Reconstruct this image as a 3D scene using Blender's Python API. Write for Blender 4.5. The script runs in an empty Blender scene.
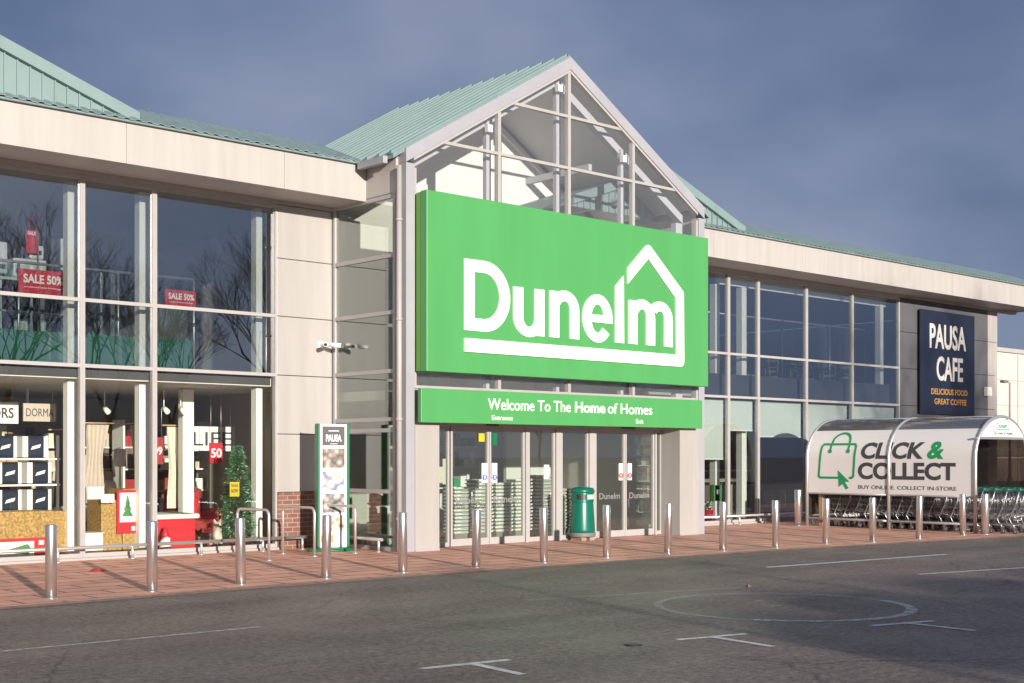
import bpy, bmesh, math, random
from mathutils import Vector, Matrix, Euler
R = math.radians
SC = bpy.context.scene
COL = SC.collection
F = 21.2            # distance from the camera to the shop's glazing line (y = 0)

# ------------------------------------------------------------------ camera
cd = bpy.data.cameras.new('camera')
cam = bpy.data.objects.new('camera', cd)
COL.objects.link(cam)
cam.location = (0, -F, 1.75)
cam.rotation_euler = (R(90), 0, -R(42.47))
cd.sensor_width = 36
cd.lens = 1326 / 1024 * 36
cd.shift_y = 115 / 1024
cd.clip_end = 5000
SC.camera = cam

# ------------------------------------------------------------------ light
SUN_EL, SUN_AZ = 9.5, 15.5       # azimuth: degrees of travel from +y towards +x
w = bpy.data.worlds.new('World')
SC.world = w
w.use_nodes = True
nt = w.node_tree
nt.nodes.clear()
N = nt.nodes.new
L = nt.links.new
out = N('ShaderNodeOutputWorld')
bg = N('ShaderNodeBackground')
bg.inputs['Strength'].default_value = 0.13
sky = N('ShaderNodeTexSky')
sky.sky_type = 'NISHITA'
sky.sun_disc = False
sky.sun_elevation = R(SUN_EL)
sky.sun_rotation = R(180 + SUN_AZ)
tc = N('ShaderNodeTexCoord')
mp = N('ShaderNodeMapping')
mp.inputs['Scale'].default_value = (1.5, 1.5, 2.8)
mp.inputs['Location'].default_value = (3.1, 0.7, 0.2)
n1 = N('ShaderNodeTexNoise')
n1.inputs['Scale'].default_value = 1.7
n1.inputs['Detail'].default_value = 4
n1.inputs['Roughness'].default_value = 0.5
n1.inputs['Distortion'].default_value = 0.15
rp = N('ShaderNodeValToRGB')
rp.color_ramp.elements[0].position = 0.32
rp.color_ramp.elements[0].color = (.50, .72, 1.34, 1)
rp.color_ramp.elements[1].position = 0.70
rp.color_ramp.elements[1].color = (1.50, 1.68, 2.26, 1)
e = rp.color_ramp.elements.new(0.5)
e.color = (.90, 1.14, 1.84, 1)
mx = N('ShaderNodeMix')
mx.data_type = 'RGBA'
mx.inputs['Factor'].default_value = 0.95
L(tc.outputs['Generated'], mp.inputs['Vector'])
L(mp.outputs['Vector'], n1.inputs['Vector'])
L(n1.outputs['Fac'], rp.inputs['Fac'])
L(sky.outputs['Color'], mx.inputs['A'])
L(rp.outputs['Color'], mx.inputs['B'])
L(mx.outputs['Result'], bg.inputs['Color'])
L(bg.outputs['Background'], out.inputs['Surface'])

sd = bpy.data.lights.new('sun', 'SUN')
sd.energy = 5.0
sd.angle = R(0.53)
sd.color = (1.0, 0.90, 0.80)
sun = bpy.data.objects.new('sun', sd)
COL.objects.link(sun)
tv = Vector((math.sin(R(SUN_AZ)) * math.cos(R(SUN_EL)), math.cos(R(SUN_AZ)) * math.cos(R(SUN_EL)), -math.sin(R(SUN_EL))))
sun.rotation_euler = tv.to_track_quat('-Z', 'Y').to_euler()
sun.location = (0, -60, 30)

SC.view_settings.view_transform = 'Standard'
SC.view_settings.look = 'None'
SC.view_settings.gamma = 1
SC.view_settings.exposure = 0.62
SC.view_settings.use_curve_mapping = False
SC.render.engine = 'CYCLES'
SC.cycles.transparent_max_bounces = 32
SC.cycles.max_bounces = 8


# ------------------------------------------------------------------ materials
def mat(name, col, rough=0.5, metal=0.0, var=0.0, scale=3.0, bump=0.0, bscale=60.0, spec=0.5, emit=None, stretch=(1, 1, 1)):
    m = bpy.data.materials.new(name)
    m.use_nodes = True
    t = m.node_tree
    b = t.nodes['Principled BSDF']
    b.inputs['Base Color'].default_value = (*col, 1)
    b.inputs['Roughness'].default_value = rough
    b.inputs['Metallic'].default_value = metal
    b.inputs['Specular IOR Level'].default_value = spec
    c = t.nodes.new('ShaderNodeTexCoord')
    if var > 0:
        mpn = t.nodes.new('ShaderNodeMapping')
        mpn.inputs['Scale'].default_value = stretch
        n = t.nodes.new('ShaderNodeTexNoise')
        n.inputs['Scale'].default_value = scale
        n.inputs['Detail'].default_value = 5
        n.inputs['Roughness'].default_value = 0.6
        r = t.nodes.new('ShaderNodeValToRGB')
        r.color_ramp.elements[0].position = 0.3
        r.color_ramp.elements[1].position = 0.7
        r.color_ramp.elements[0].color = (*[x * (1 - var) for x in col], 1)
        r.color_ramp.elements[1].color = (*[min(1, x * (1 + var)) for x in col], 1)
        t.links.new(c.outputs['Object'], mpn.inputs['Vector'])
        t.links.new(mpn.outputs['Vector'], n.inputs['Vector'])
        t.links.new(n.outputs['Fac'], r.inputs['Fac'])
        t.links.new(r.outputs['Color'], b.inputs['Base Color'])
    if bump > 0:
        n2 = t.nodes.new('ShaderNodeTexNoise')
        n2.inputs['Scale'].default_value = bscale
        n2.inputs['Detail'].default_value = 3
        bp = t.nodes.new('ShaderNodeBump')
        bp.inputs['Strength'].default_value = bump
        bp.inputs['Distance'].default_value = 0.02
        t.links.new(c.outputs['Object'], n2.inputs['Vector'])
        t.links.new(n2.outputs['Fac'], bp.inputs['Height'])
        t.links.new(bp.outputs['Normal'], b.inputs['Normal'])
    if emit:
        b.inputs['Emission Color'].default_value = (*col, 1)
        b.inputs['Emission Strength'].default_value = emit
    return m


def glass_mat(name, tint, base=0.06, gain=1.0, rough=0.0, haze=0.0, hcol=(0.8, 0.85, 0.8)):
    m = bpy.data.materials.new(name)
    m.use_nodes = True
    t = m.node_tree
    t.nodes.clear()
    o = t.nodes.new('ShaderNodeOutputMaterial')
    tr = t.nodes.new('ShaderNodeBsdfTransparent')
    tr.inputs['Color'].default_value = (*tint, 1)
    gl = t.nodes.new('ShaderNodeBsdfGlossy')
    gl.inputs['Roughness'].default_value = rough
    gl.inputs['Color'].default_value = (0.95, 0.97, 1, 1)
    lw = t.nodes.new('ShaderNodeFresnel')
    ge = t.nodes.new('ShaderNodeNewGeometry')      # same reflectance on both faces of the pane
    mr = t.nodes.new('ShaderNodeMapRange')
    mr.inputs['To Min'].default_value = 1.5
    mr.inputs['To Max'].default_value = 1 / 1.5
    t.links.new(ge.outputs['Backfacing'], mr.inputs['Value'])
    t.links.new(mr.outputs['Result'], lw.inputs['IOR'])
    ma = t.nodes.new('ShaderNodeMath')
    ma.operation = 'MULTIPLY_ADD'
    ma.inputs[1].default_value = gain
    ma.inputs[2].default_value = base
    ma.use_clamp = True
    mxs = t.nodes.new('ShaderNodeMixShader')
    t.links.new(lw.outputs['Fac'], ma.inputs[0])
    t.links.new(ma.outputs['Value'], mxs.inputs['Fac'])
    src = tr
    if haze > 0:
        df = t.nodes.new('ShaderNodeBsdfDiffuse')
        df.inputs['Color'].default_value = (*hcol, 1)
        m2 = t.nodes.new('ShaderNodeMixShader')
        m2.inputs['Fac'].default_value = haze
        t.links.new(tr.outputs['BSDF'], m2.inputs[1])
        t.links.new(df.outputs['BSDF'], m2.inputs[2])
        src = m2
    t.links.new(src.outputs[0], mxs.inputs[1])
    t.links.new(gl.outputs['BSDF'], mxs.inputs[2])
    t.links.new(mxs.outputs['Shader'], o.inputs['Surface'])
    return m


M = {}
M['cream'] = mat('cream_cladding', (.375, .362, .340), 0.38, var=0.075, scale=4.5, stretch=(1, 1, 0.06))
M['panel'] = mat('wall_cladding', (.330, .317, .300), 0.4, var=0.07, scale=4, stretch=(1, 1, 0.08))
M['clad_grey'] = mat('dark_grey_cladding', (0.088, 0.091, 0.100), 0.45, var=0.12, scale=0.9, stretch=(1, 1, 0.35))
M['soffit'] = mat('soffit_metal', (0.340, 0.315, 0.293), 0.5, var=0.05, scale=1)
M['frame'] = mat('glazing_aluminium', (.345, .335, .325), 0.35, var=0.04, scale=4)
M['gable_metal'] = mat('gable_trim_metal', (0.295, 0.299, 0.328), 0.36, var=0.05, scale=1.5)
M['teal'] = mat('teal_roof_sheet', (.165, .240, .238), 0.45, var=0.08, scale=1.5, stretch=(1, 1, 0.4))
M['teal_dark'] = mat('teal_eave_sheet', (.165, .235, .24), 0.5, var=0.15, scale=3)
M['dark'] = mat('dark_gap', (0.03, 0.03, 0.03), 0.7)
M['green'] = mat('sign_green', (.062, .275, .082), 0.42, var=0.045, scale=2.2, stretch=(1, 1, 0.15))
M['green_edge'] = mat('sign_edge_green', (.10,.29,.03), 0.4)
M['white'] = mat('white_paint', (0.82, 0.82, 0.80), 0.4)
M['white_int'] = mat('white_plaster', (.66, .65, .61), 0.7, var=0.03, scale=1)
M['column'] = mat('column_paint', (0.806, 0.806, 0.739), 0.5, var=0.03, scale=1)
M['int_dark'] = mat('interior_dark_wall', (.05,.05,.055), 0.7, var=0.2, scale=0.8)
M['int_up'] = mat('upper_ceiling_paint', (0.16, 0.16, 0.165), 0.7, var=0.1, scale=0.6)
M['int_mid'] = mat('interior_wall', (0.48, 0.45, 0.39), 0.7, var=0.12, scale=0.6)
M['int_floor'] = mat('shop_floor', (0.40, 0.35, 0.30), 0.4, var=0.1, scale=1)
M['steel'] = mat('brushed_steel', (.70, .68, .67), 0.29, 0.92, var=0.08, scale=30, stretch=(1, 1, 0.05))
M['steel_thin'] = mat('steel_tube', (.70,.69,.68), 0.42, 0.85)
M['chrome'] = mat('trolley_wire', (.36,.37,.38), 0.28, 0.85)
M['black'] = mat('black_plastic', (0.02, 0.02, 0.02), 0.45)
M['rubber'] = mat('grey_rubber', (0.07, 0.07, 0.07), 0.7)
M['navy'] = mat('navy_print', (.012,.018,.038), 0.4, var=0.1, scale=2)
M['orange'] = mat('orange_lettering', (.50,.25,.06), 0.5)
M['offwhite'] = mat('offwhite_lettering', (.50,.49,.47), 0.5)
M['charcoal'] = mat('charcoal_lettering', (0.05, 0.05, 0.06), 0.5)
M['green_ink'] = mat('green_ink', (0.01, 0.27, 0.09), 0.5)
M['banner'] = mat('white_banner', (.70,.685,.675), 0.35, var=0.02, scale=1)
M['red'] = mat('red_print', (0.527, 0.021, 0.034), 0.45)
M['red_dark'] = mat('red_fabric', (0.30, 0.03, 0.03), 0.8, var=0.3, scale=8)
M['gold'] = mat('gold_glitter_paper', (0.42, 0.26, 0.09), 0.5, 0.2, var=0.55, scale=26)
M['card'] = mat('white_card', (0.75, 0.74, 0.70), 0.6, var=0.03, scale=3)
M['linen'] = mat('white_bed_linen', (0.74, 0.72, 0.68), 0.9, var=0.06, scale=5, bump=0.4, bscale=8)
M['curtain'] = mat('beige_curtain', (0.50, 0.43, 0.36), 0.9, var=0.12, scale=12, stretch=(4, 4, 0.3))
M['curtain_w'] = mat('cream_curtain', (0.66, 0.62, 0.50), 0.9, var=0.15, scale=14, stretch=(3, 3, 1))
M['curtain_d'] = mat('brown_curtain', (0.16, 0.12, 0.09), 0.9, var=0.2, scale=12, stretch=(4, 4, 0.3))
M['wood'] = mat('chair_wood', (.46,.29,.15), 0.5, var=0.2, scale=8)
M['table'] = mat('dark_table', (0.08, 0.055, 0.04), 0.4, var=0.2, scale=5)
M['bin'] = mat('bin_green', (0.0, 0.115, 0.075), 0.32, var=0.05, scale=3)
M['bin_band'] = mat('bin_label', (0.40, 0.58, 0.42), 0.45)
M['bin_grey'] = mat('bin_base_grey', (0.14, 0.15, 0.15), 0.6)
M['totem_green'] = mat('totem_green', (.008, .13, .06), 0.35)
M['bark'] = mat('tree_bark', (0.055, 0.045, 0.038), 0.9, var=0.3, scale=6)
M['needle'] = mat('conifer_leaf', (0.05, 0.085, 0.035), 0.7, var=0.4, scale=3)
M['xmas'] = mat('fir_needles', (.06,.21,.075), 0.7, var=0.5, scale=14)
M['frosted'] = mat('frosted_blind', (.52, .56, .505), 0.6, var=0.03, scale=1)
M['yellow'] = mat('yellow_tag', (0.525, 0.406, 0.021), 0.5)
M['basket'] = mat('grey_basket_plastic', (0.78, 0.78, 0.70), 0.5, var=0.05, scale=6)
M['basket_tub'] = mat('basket_tub_gap_shade', (0.24, 0.24, 0.21), 0.5)  # tub coloured dark to paint the shaded gaps between stacked rims
M['tgreen'] = mat('trolley_green_plastic', (.012,.12,.07), 0.4)
M['greypost'] = mat('tan_post', (0.30, 0.22, 0.14), 0.6, var=0.2, scale=8)
M['far'] = mat('far_cladding', (0.515, 0.476, 0.429), 0.5, var=0.03, scale=0.3)
M['slats'] = mat('counter_slats', (0.34, 0.30, 0.24), 0.6, var=0.15, scale=9, stretch=(8, 8, 0.2))
M['appliance'] = mat('white_goods', (0.62, 0.63, 0.64), 0.3)
M['blue_sticker'] = mat('blue_sticker', (0.03, 0.12, 0.45), 0.5)
M['line'] = None
M['glass_up'] = glass_mat('upper_window_glass', (0.90, 0.93, 0.93), 0.18, 1.45)
M['glass_low'] = glass_mat('shop_window_glass', (0.95, 0.965, 0.945), 0.0, 0.9)
M['glass_door'] = glass_mat('door_glass', (0.92, 0.96, 0.94), 0.05, 1.1, 0.0, 0.02, (0.6, 0.65, 0.6))
M['glass_right'] = glass_mat('cafe_window_glass', (0.90, 0.93, 0.93), 0.07, 1.2)
M['glass_side'] = glass_mat('side_window_glass', (0.80, 0.84, 0.80), 0.10, 1.2)
M['glass_gable'] = glass_mat('gable_window_glass', (0.97, 0.975, 0.98), 0.02, 1.0, 0.0, 0.035, (0.75, 0.77, 0.80))
M['glass_rail'] = glass_mat('balustrade_glass', (0.85, 0.92, 0.90), 0.02, 1.0)
M['glass_green'] = glass_mat('green_glass_band', (0.30, 0.60, 0.45), 0.04, 1.0, 0.05, 0.45, (0.04, 0.22, 0.11))
M['poly'] = glass_mat('smoked_polycarbonate', (0.52, 0.52, 0.54), 0.06, 1.0, 0.12, 0.22, (0.38, 0.38, 0.40))
M['poly_dark'] = glass_mat('brown_polycarbonate', (0.34, 0.30, 0.28), 0.04, 1.0, 0.1, 0.25, (0.10, 0.085, 0.075))
M['frost_text'] = mat('frosted_lettering', (0.19, 0.20, 0.19), 0.7)
M['pvc'] = mat('interior_beam_grey', (.42,.43,.45), 0.6)


def brick_mat(name, c1, c2, mortar, scale, bw, rh, ms, rough=0.75, rot=None, squash=None):
    m = bpy.data.materials.new(name)
    m.use_nodes = True
    t = m.node_tree
    b = t.nodes['Principled BSDF']
    b.inputs['Roughness'].default_value = rough
    c = t.nodes.new('ShaderNodeTexCoord')
    mpn = t.nodes.new('ShaderNodeMapping')
    if rot:
        mpn.inputs['Rotation'].default_value = rot
    br = t.nodes.new('ShaderNodeTexBrick')
    br.inputs['Color1'].default_value = (*c1, 1)
    br.inputs['Color2'].default_value = (*c2, 1)
    br.inputs['Mortar'].default_value = (*mortar, 1)
    br.inputs['Scale'].default_value = scale
    br.inputs['Brick Width'].default_value = bw
    br.inputs['Row Height'].default_value = rh
    br.inputs['Mortar Size'].default_value = ms
    br.inputs['Mortar Smooth'].default_value = 0.2
    br.inputs['Bias'].default_value = 0.0
    n = t.nodes.new('ShaderNodeTexNoise')
    n.inputs['Scale'].default_value = 1.1
    n.inputs['Detail'].default_value = 6
    n.inputs['Roughness'].default_value = 0.65
    mr = t.nodes.new('ShaderNodeMapRange')
    mr.inputs['From Min'].default_value = 0.3
    mr.inputs['From Max'].default_value = 0.7
    mr.inputs['To Min'].default_value = 0.72
    mr.inputs['To Max'].default_value = 1.2
    mu = t.nodes.new('ShaderNodeMix')
    mu.data_type = 'RGBA'
    mu.blend_type = 'MULTIPLY'
    mu.inputs['Factor'].default_value = 1
    t.links.new(c.outputs['Object'], mpn.inputs['Vector'])
    t.links.new(mpn.outputs['Vector'], br.inputs['Vector'])
    t.links.new(c.outputs['Object'], n.inputs['Vector'])
    t.links.new(n.outputs['Fac'], mr.inputs['Value'])
    t.links.new(br.outputs['Color'], mu.inputs['A'])
    t.links.new(mr.outputs['Result'], mu.inputs['B'])
    t.links.new(mu.outputs['Result'], b.inputs['Base Color'])
    bp = t.nodes.new('ShaderNodeBump')
    bp.inputs['Strength'].default_value = 0.35
    bp.inputs['Distance'].default_value = 0.01
    bp.invert = True
    t.links.new(br.outputs['Fac'], bp.inputs['Height'])
    t.links.new(bp.outputs['Normal'], b.inputs['Normal'])
    return m


M['paving'] = brick_mat('red_block_paving', (0.74, 0.385, 0.268), (0.65, 0.33, 0.23), (0.18, 0.10, 0.07), 1.0, 0.9, 0.45, 0.022, 0.7)
M['brick'] = brick_mat('red_brick', (0.20, 0.095, 0.07), (0.155, 0.072, 0.052), (0.28, 0.21, 0.17), 1.0, 0.225, 0.085, 0.010, 0.85, rot=(R(90), 0, 0))


def asphalt_mat():
    m = bpy.data.materials.new('asphalt')
    m.use_nodes = True
    t = m.node_tree
    b = t.nodes['Principled BSDF']
    c = t.nodes.new('ShaderNodeTexCoord')

    def noise(s, d=4, r=0.6):
        n = t.nodes.new('ShaderNodeTexNoise')
        n.inputs['Scale'].default_value = s
        n.inputs['Detail'].default_value = d
        n.inputs['Roughness'].default_value = r
        t.links.new(c.outputs['Object'], n.inputs['Vector'])
        return n

    def ramp(src, a, b_, ca, cb):
        r = t.nodes.new('ShaderNodeValToRGB')
        r.color_ramp.elements[0].position = a
        r.color_ramp.elements[1].position = b_
        r.color_ramp.elements[0].color = (*ca, 1)
        r.color_ramp.elements[1].color = (*cb, 1)
        t.links.new(src.outputs['Fac'], r.inputs['Fac'])
        return r

    def mix(a, bb, mode, fac=1.0):
        x = t.nodes.new('ShaderNodeMix')
        x.data_type = 'RGBA'
        x.blend_type = mode
        x.inputs['Factor'].default_value = fac
        t.links.new(a, x.inputs['A'])
        t.links.new(bb, x.inputs['B'])
        return x.outputs['Result']
    b.inputs['Specular IOR Level'].default_value = 0.3
    big = ramp(noise(0.23, 5, 0.6), 0.36, 0.66, (0.186, 0.142, 0.127), (0.150, 0.138, 0.117))
    mid = ramp(noise(1.3, 6, 0.7), 0.3, 0.75, (0.84, 0.84, 0.84), (1.14, 1.13, 1.12))
    fine = ramp(noise(13, 9, 0.92), 0.41, 0.60, (0.36, 0.36, 0.37), (1.9, 1.85, 1.8))
    mps = t.nodes.new('ShaderNodeMapping')
    mps.inputs['Scale'].default_value = (0.10, 0.9, 1)
    t.links.new(c.outputs['Object'], mps.inputs['Vector'])
    ns = noise(1.0, 5, 0.6)
    t.links.new(mps.outputs['Vector'], ns.inputs['Vector'])
    streak = ramp(ns, 0.35, 0.65, (0.78, 0.78, 0.79), (1.12, 1.11, 1.10))
    big_c = mix(big.outputs['Color'], streak.outputs['Color'], 'MULTIPLY')
    # fine cracks
    vc = t.nodes.new('ShaderNodeTexVoronoi')
    vc.feature = 'DISTANCE_TO_EDGE'
    vc.inputs['Scale'].default_value = 0.22
    nd = noise(2.5, 4)
    va = t.nodes.new('ShaderNodeMix')
    va.data_type = 'RGBA'
    va.inputs['Factor'].default_value = 0.25
    t.links.new(c.outputs['Object'], va.inputs['A'])
    t.links.new(nd.outputs['Color'], va.inputs['B'])
    t.links.new(va.outputs['Result'], vc.inputs['Vector'])
    cr = t.nodes.new('ShaderNodeMapRange')
    cr.inputs['From Min'].default_value = 0.0008
    cr.inputs['From Max'].default_value = 0.0035
    cr.inputs['To Min'].default_value = 0.5
    cr.inputs['To Max'].default_value = 1.0
    t.links.new(vc.outputs['Distance'], cr.inputs['Value'])
    big_c = mix(big_c, cr.outputs['Result'], 'MULTIPLY')
    col = mix(mix(big_c, mid.outputs['Color'], 'MULTIPLY'), fine.outputs['Color'], 'MULTIPLY')
    t.links.new(col, b.inputs['Base Color'])
    rr = t.nodes.new('ShaderNodeMapRange')
    rr.inputs['From Min'].default_value = 0.35
    rr.inputs['From Max'].default_value = 0.65
    rr.inputs['To Min'].default_value = 0.42
    rr.inputs['To Max'].default_value = 0.62
    t.links.new(noise(0.5, 4).outputs['Fac'], rr.inputs['Value'])
    t.links.new(rr.outputs['Result'], b.inputs['Roughness'])
    bp = t.nodes.new('ShaderNodeBump')
    bp.inputs['Strength'].default_value = 0.55
    bp.inputs['Distance'].default_value = 0.012
    t.links.new(noise(70, 2).outputs['Fac'], bp.inputs['Height'])
    t.links.new(bp.outputs['Normal'], b.inputs['Normal'])
    return m


M['asphalt'] = asphalt_mat()


def line_mat(name, alpha_lo, alpha_hi, col=(0.74, 0.73, 0.70)):
    m = bpy.data.materials.new(name)
    m.use_nodes = True
    t = m.node_tree
    b = t.nodes['Principled BSDF']
    b.inputs['Base Color'].default_value = (*col, 1)
    b.inputs['Roughness'].default_value = 0.6
    c = t.nodes.new('ShaderNodeTexCoord')
    n = t.nodes.new('ShaderNodeTexNoise')
    n.inputs['Scale'].default_value = 9
    n.inputs['Detail'].default_value = 8
    n.inputs['Roughness'].default_value = 0.75
    mr = t.nodes.new('ShaderNodeMapRange')
    mr.inputs['From Min'].default_value = 0.38
    mr.inputs['From Max'].default_value = 0.6
    mr.inputs['To Min'].default_value = alpha_lo
    mr.inputs['To Max'].default_value = alpha_hi
    t.links.new(c.outputs['Object'], n.inputs['Vector'])
    t.links.new(n.outputs['Fac'], mr.inputs['Value'])
    t.links.new(mr.outputs['Result'], b.inputs['Alpha'])
    return m


M['line'] = line_mat('road_paint', 0.6, 1.0)
M['line_worn'] = line_mat('worn_road_paint', 0.0, 0.34)


def food_mat(name, c1, c2, c3, sc):
    m = bpy.data.materials.new(name)
    m.use_nodes = True
    t = m.node_tree
    b = t.nodes['Principled BSDF']
    b.inputs['Roughness'].default_value = 0.4
    c = t.nodes.new('ShaderNodeTexCoord')
    v = t.nodes.new('ShaderNodeTexVoronoi')
    v.inputs['Scale'].default_value = sc
    r = t.nodes.new('ShaderNodeValToRGB')
    r.color_ramp.elements[0].color = (*c1, 1)
    r.color_ramp.elements[1].color = (*c3, 1)
    r.color_ramp.elements[1].position = 0.75
    e = r.color_ramp.elements.new(0.4)
    e.color = (*c2, 1)
    t.links.new(c.outputs['Object'], v.inputs['Vector'])
    t.links.new(v.outputs['Distance'], r.inputs['Fac'])
    t.links.new(r.outputs['Color'], b.inputs['Base Color'])
    return m


FOODS = [food_mat('menu_photo_plate', (0.6, 0.55, 0.5), (0.25, 0.2, 0.17), (0.06, 0.06, 0.06), 9),
         food_mat('menu_photo_breakfast', (0.55, 0.3, 0.16), (0.5, 0.48, 0.46), (0.12, 0.16, 0.24), 6),
         food_mat('menu_photo_cakes', (0.6, 0.55, 0.5), (0.3, 0.28, 0.28), (0.05, 0.05, 0.05), 8),
         food_mat('menu_photo_coffee', (0.12, 0.07, 0.04), (0.5, 0.42, 0.32), (0.65, 0.62, 0.58), 7)]


# ------------------------------------------------------------------ geometry helpers
def wloc(o):
    v = Vector((0, 0, 0))
    while o is not None:
        v += o.location
        o = o.parent
    return v


class MB:
    def __init__(s):
        s.v, s.f, s.mi, s.sm = [], [], [], []
        s.xf = None

    def add(s, vs, fs, mi=0, sm=False):
        k = len(s.v)
        for p in vs:
            p = Vector(p)
            s.v.append(s.xf @ p if s.xf else p)
        for f in fs:
            s.f.append([k + i for i in f])
            s.mi.append(mi)
            s.sm.append(sm)
        return s

    def box(s, x0, x1, y0, y1, z0, z1, mi=0):
        return s.add([(x0, y0, z0), (x1, y0, z0), (x1, y1, z0), (x0, y1, z0), (x0, y0, z1), (x1, y0, z1), (x1, y1, z1), (x0, y1, z1)],
                     [(0, 3, 2, 1), (4, 5, 6, 7), (0, 1, 5, 4), (1, 2, 6, 5), (2, 3, 7, 6), (3, 0, 4, 7)], mi)

    def rbox(s, x0, x1, y0, y1, z0, z1, r=0.02, mi=0):
        bm = bmesh.new()
        bmesh.ops.create_cube(bm, size=1)
        for v in bm.verts:
            v.co = Vector(((x0 + x1) / 2 + v.co.x * (x1 - x0), (y0 + y1) / 2 + v.co.y * (y1 - y0), (z0 + z1) / 2 + v.co.z * (z1 - z0)))
        bmesh.ops.bevel(bm, geom=bm.edges[:], offset=r, segments=2, affect='EDGES', profile=0.5)
        bm.verts.index_update()
        s.add([v.co.copy() for v in bm.verts], [[v.index for v in f.verts] for f in bm.faces], mi, False)
        bm.free()
        return s

    def tube(s, p, q, r, n=8, r2=None, mi=0, caps=True, sm=True):
        p, q = Vector(p), Vector(q)
        r2 = r if r2 is None else r2
        d = (q - p)
        if d.length < 1e-6:
            return s
        d.normalize()
        a = d.orthogonal().normalized()
        b = d.cross(a)
        vs = []
        for c, rr in ((p, r), (q, r2)):
            for i in range(n):
                t = 2 * math.pi * i / n
                vs.append(c + (a * math.cos(t) + b * math.sin(t)) * rr)
        s.add(vs, [(i, (i + 1) % n, n + (i + 1) % n, n + i) for i in range(n)], mi, sm)
        if caps:
            k = len(s.v)
            s.f.append([k - 2 * n + i for i in range(n)][::-1])
            s.f.append([k - n + i for i in range(n)])
            s.mi += [mi, mi]
            s.sm += [False, False]
        return s

    def path(s, pts, r, n=8, mi=0, closed=False):
        pts = [Vector(p) for p in pts]
        m = len(pts)
        rings = []
        prev = None
        for i in range(m):
            if closed:
                d = pts[(i + 1) % m] - pts[i - 1]
            else:
                d = pts[min(i + 1, m - 1)] - pts[max(i - 1, 0)]
            d.normalize()
            if prev is None:
                a = d.orthogonal().normalized()
            else:
                a = (prev - d * prev.dot(d)).normalized()
            prev = a
            b = d.cross(a)
            rings.append([pts[i] + (a * math.cos(2 * math.pi * j / n) + b * math.sin(2 * math.pi * j / n)) * r for j in range(n)])
        vs = [v for rg in rings for v in rg]
        fs = []
        for i in range(m if closed else m - 1):
            k = ((i + 1) % m) * n
            for j in range(n):
                fs.append((i * n + j, i * n + (j + 1) % n, k + (j + 1) % n, k + j))
        s.add(vs, fs, mi, True)
        if not closed:
            k = len(s.v) - m * n
            s.f.append([k + j for j in range(n)][::-1])
            s.f.append([k + (m - 1) * n + j for j in range(n)])
            s.mi += [mi, mi]
            s.sm += [False, False]
        return s

    def lathe(s, prof, n=24, c=(0, 0, 0), mi=0, sm=True, sx=1, sy=1):
        vs = []
        for r, z in prof:
            for i in range(n):
                t = 2 * math.pi * i / n
                vs.append((c[0] + r * math.cos(t) * sx, c[1] + r * math.sin(t) * sy, c[2] + z))
        fs = []
        for k in range(len(prof) - 1):
            for i in range(n):
                fs.append((k * n + i, k * n + (i + 1) % n, (k + 1) * n + (i + 1) % n, (k + 1) * n + i))
        s.add(vs, fs, mi, sm)
        b = len(s.v) - len(vs)
        if prof[0][0] > 1e-4:
            s.f.append([b + i for i in range(n)][::-1]); s.mi.append(mi); s.sm.append(False)
        if prof[-1][0] > 1e-4:
            s.f.append([b + (len(prof) - 1) * n + i for i in range(n)]); s.mi.append(mi); s.sm.append(False)
        return s

    def prism(s, poly, fn, d0, d1, mi=0):
        """poly: 2-D points; fn(u, v, d) -> 3-D point"""
        n = len(poly)
        vs = [fn(u, v, d0) for u, v in poly] + [fn(u, v, d1) for u, v in poly]
        fs = [list(range(n))[::-1], [n + i for i in range(n)]] + [(i, (i + 1) % n, n + (i + 1) % n, n + i) for i in range(n)]
        return s.add(vs, fs, mi)

    def build(s, name, mats, parent=None):
        if not isinstance(mats, (list, tuple)):
            mats = [mats]
        me = bpy.data.meshes.new(name)
        off = wloc(parent)
        me.from_pydata([v - off for v in s.v], [], s.f)
        for m in mats:
            me.materials.append(m)
        me.polygons.foreach_set('material_index', s.mi)
        me.polygons.foreach_set('use_smooth', s.sm)
        bm = bmesh.new()
        bm.from_mesh(me)
        bmesh.ops.recalc_face_normals(bm, faces=bm.faces[:])
        bm.to_mesh(me)
        bm.free()
        o = bpy.data.objects.new(name, me)
        COL.objects.link(o)
        if parent is not None:
            o.parent = parent
        return o


def front(y):     # sign plane facing the street: (u, v, d) -> d metres proud of y
    return lambda u, v, d: Vector((u, y - d, v))


def tag(o, label=None, cat=None, group=None, kind=None):
    if label:
        o['label'] = label
    if cat:
        o['category'] = cat
    if group:
        o['group'] = group
    if kind:
        o['kind'] = kind
    return o


def thing(name, label, cat, loc=(0, 0, 0), group=None):
    o = bpy.data.objects.new(name, None)
    o.empty_display_size = 0.2
    COL.objects.link(o)
    o.location = loc
    return tag(o, label, cat, group)


def dup(root, loc=None, rz=None, label=None, group=None, parent=None):
    kids = [c for c in bpy.data.objects if c.parent == root]
    c = root.copy()
    COL.objects.link(c)
    if parent is not None:
        c.parent = parent
    if loc is not None:
        c.location = loc
    if rz is not None:
        c.rotation_euler = (0, 0, rz)
    if label:
        c['label'] = label
    if group:
        c['group'] = group
    for k in kids:
        dup(k, parent=c)
    return c


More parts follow.
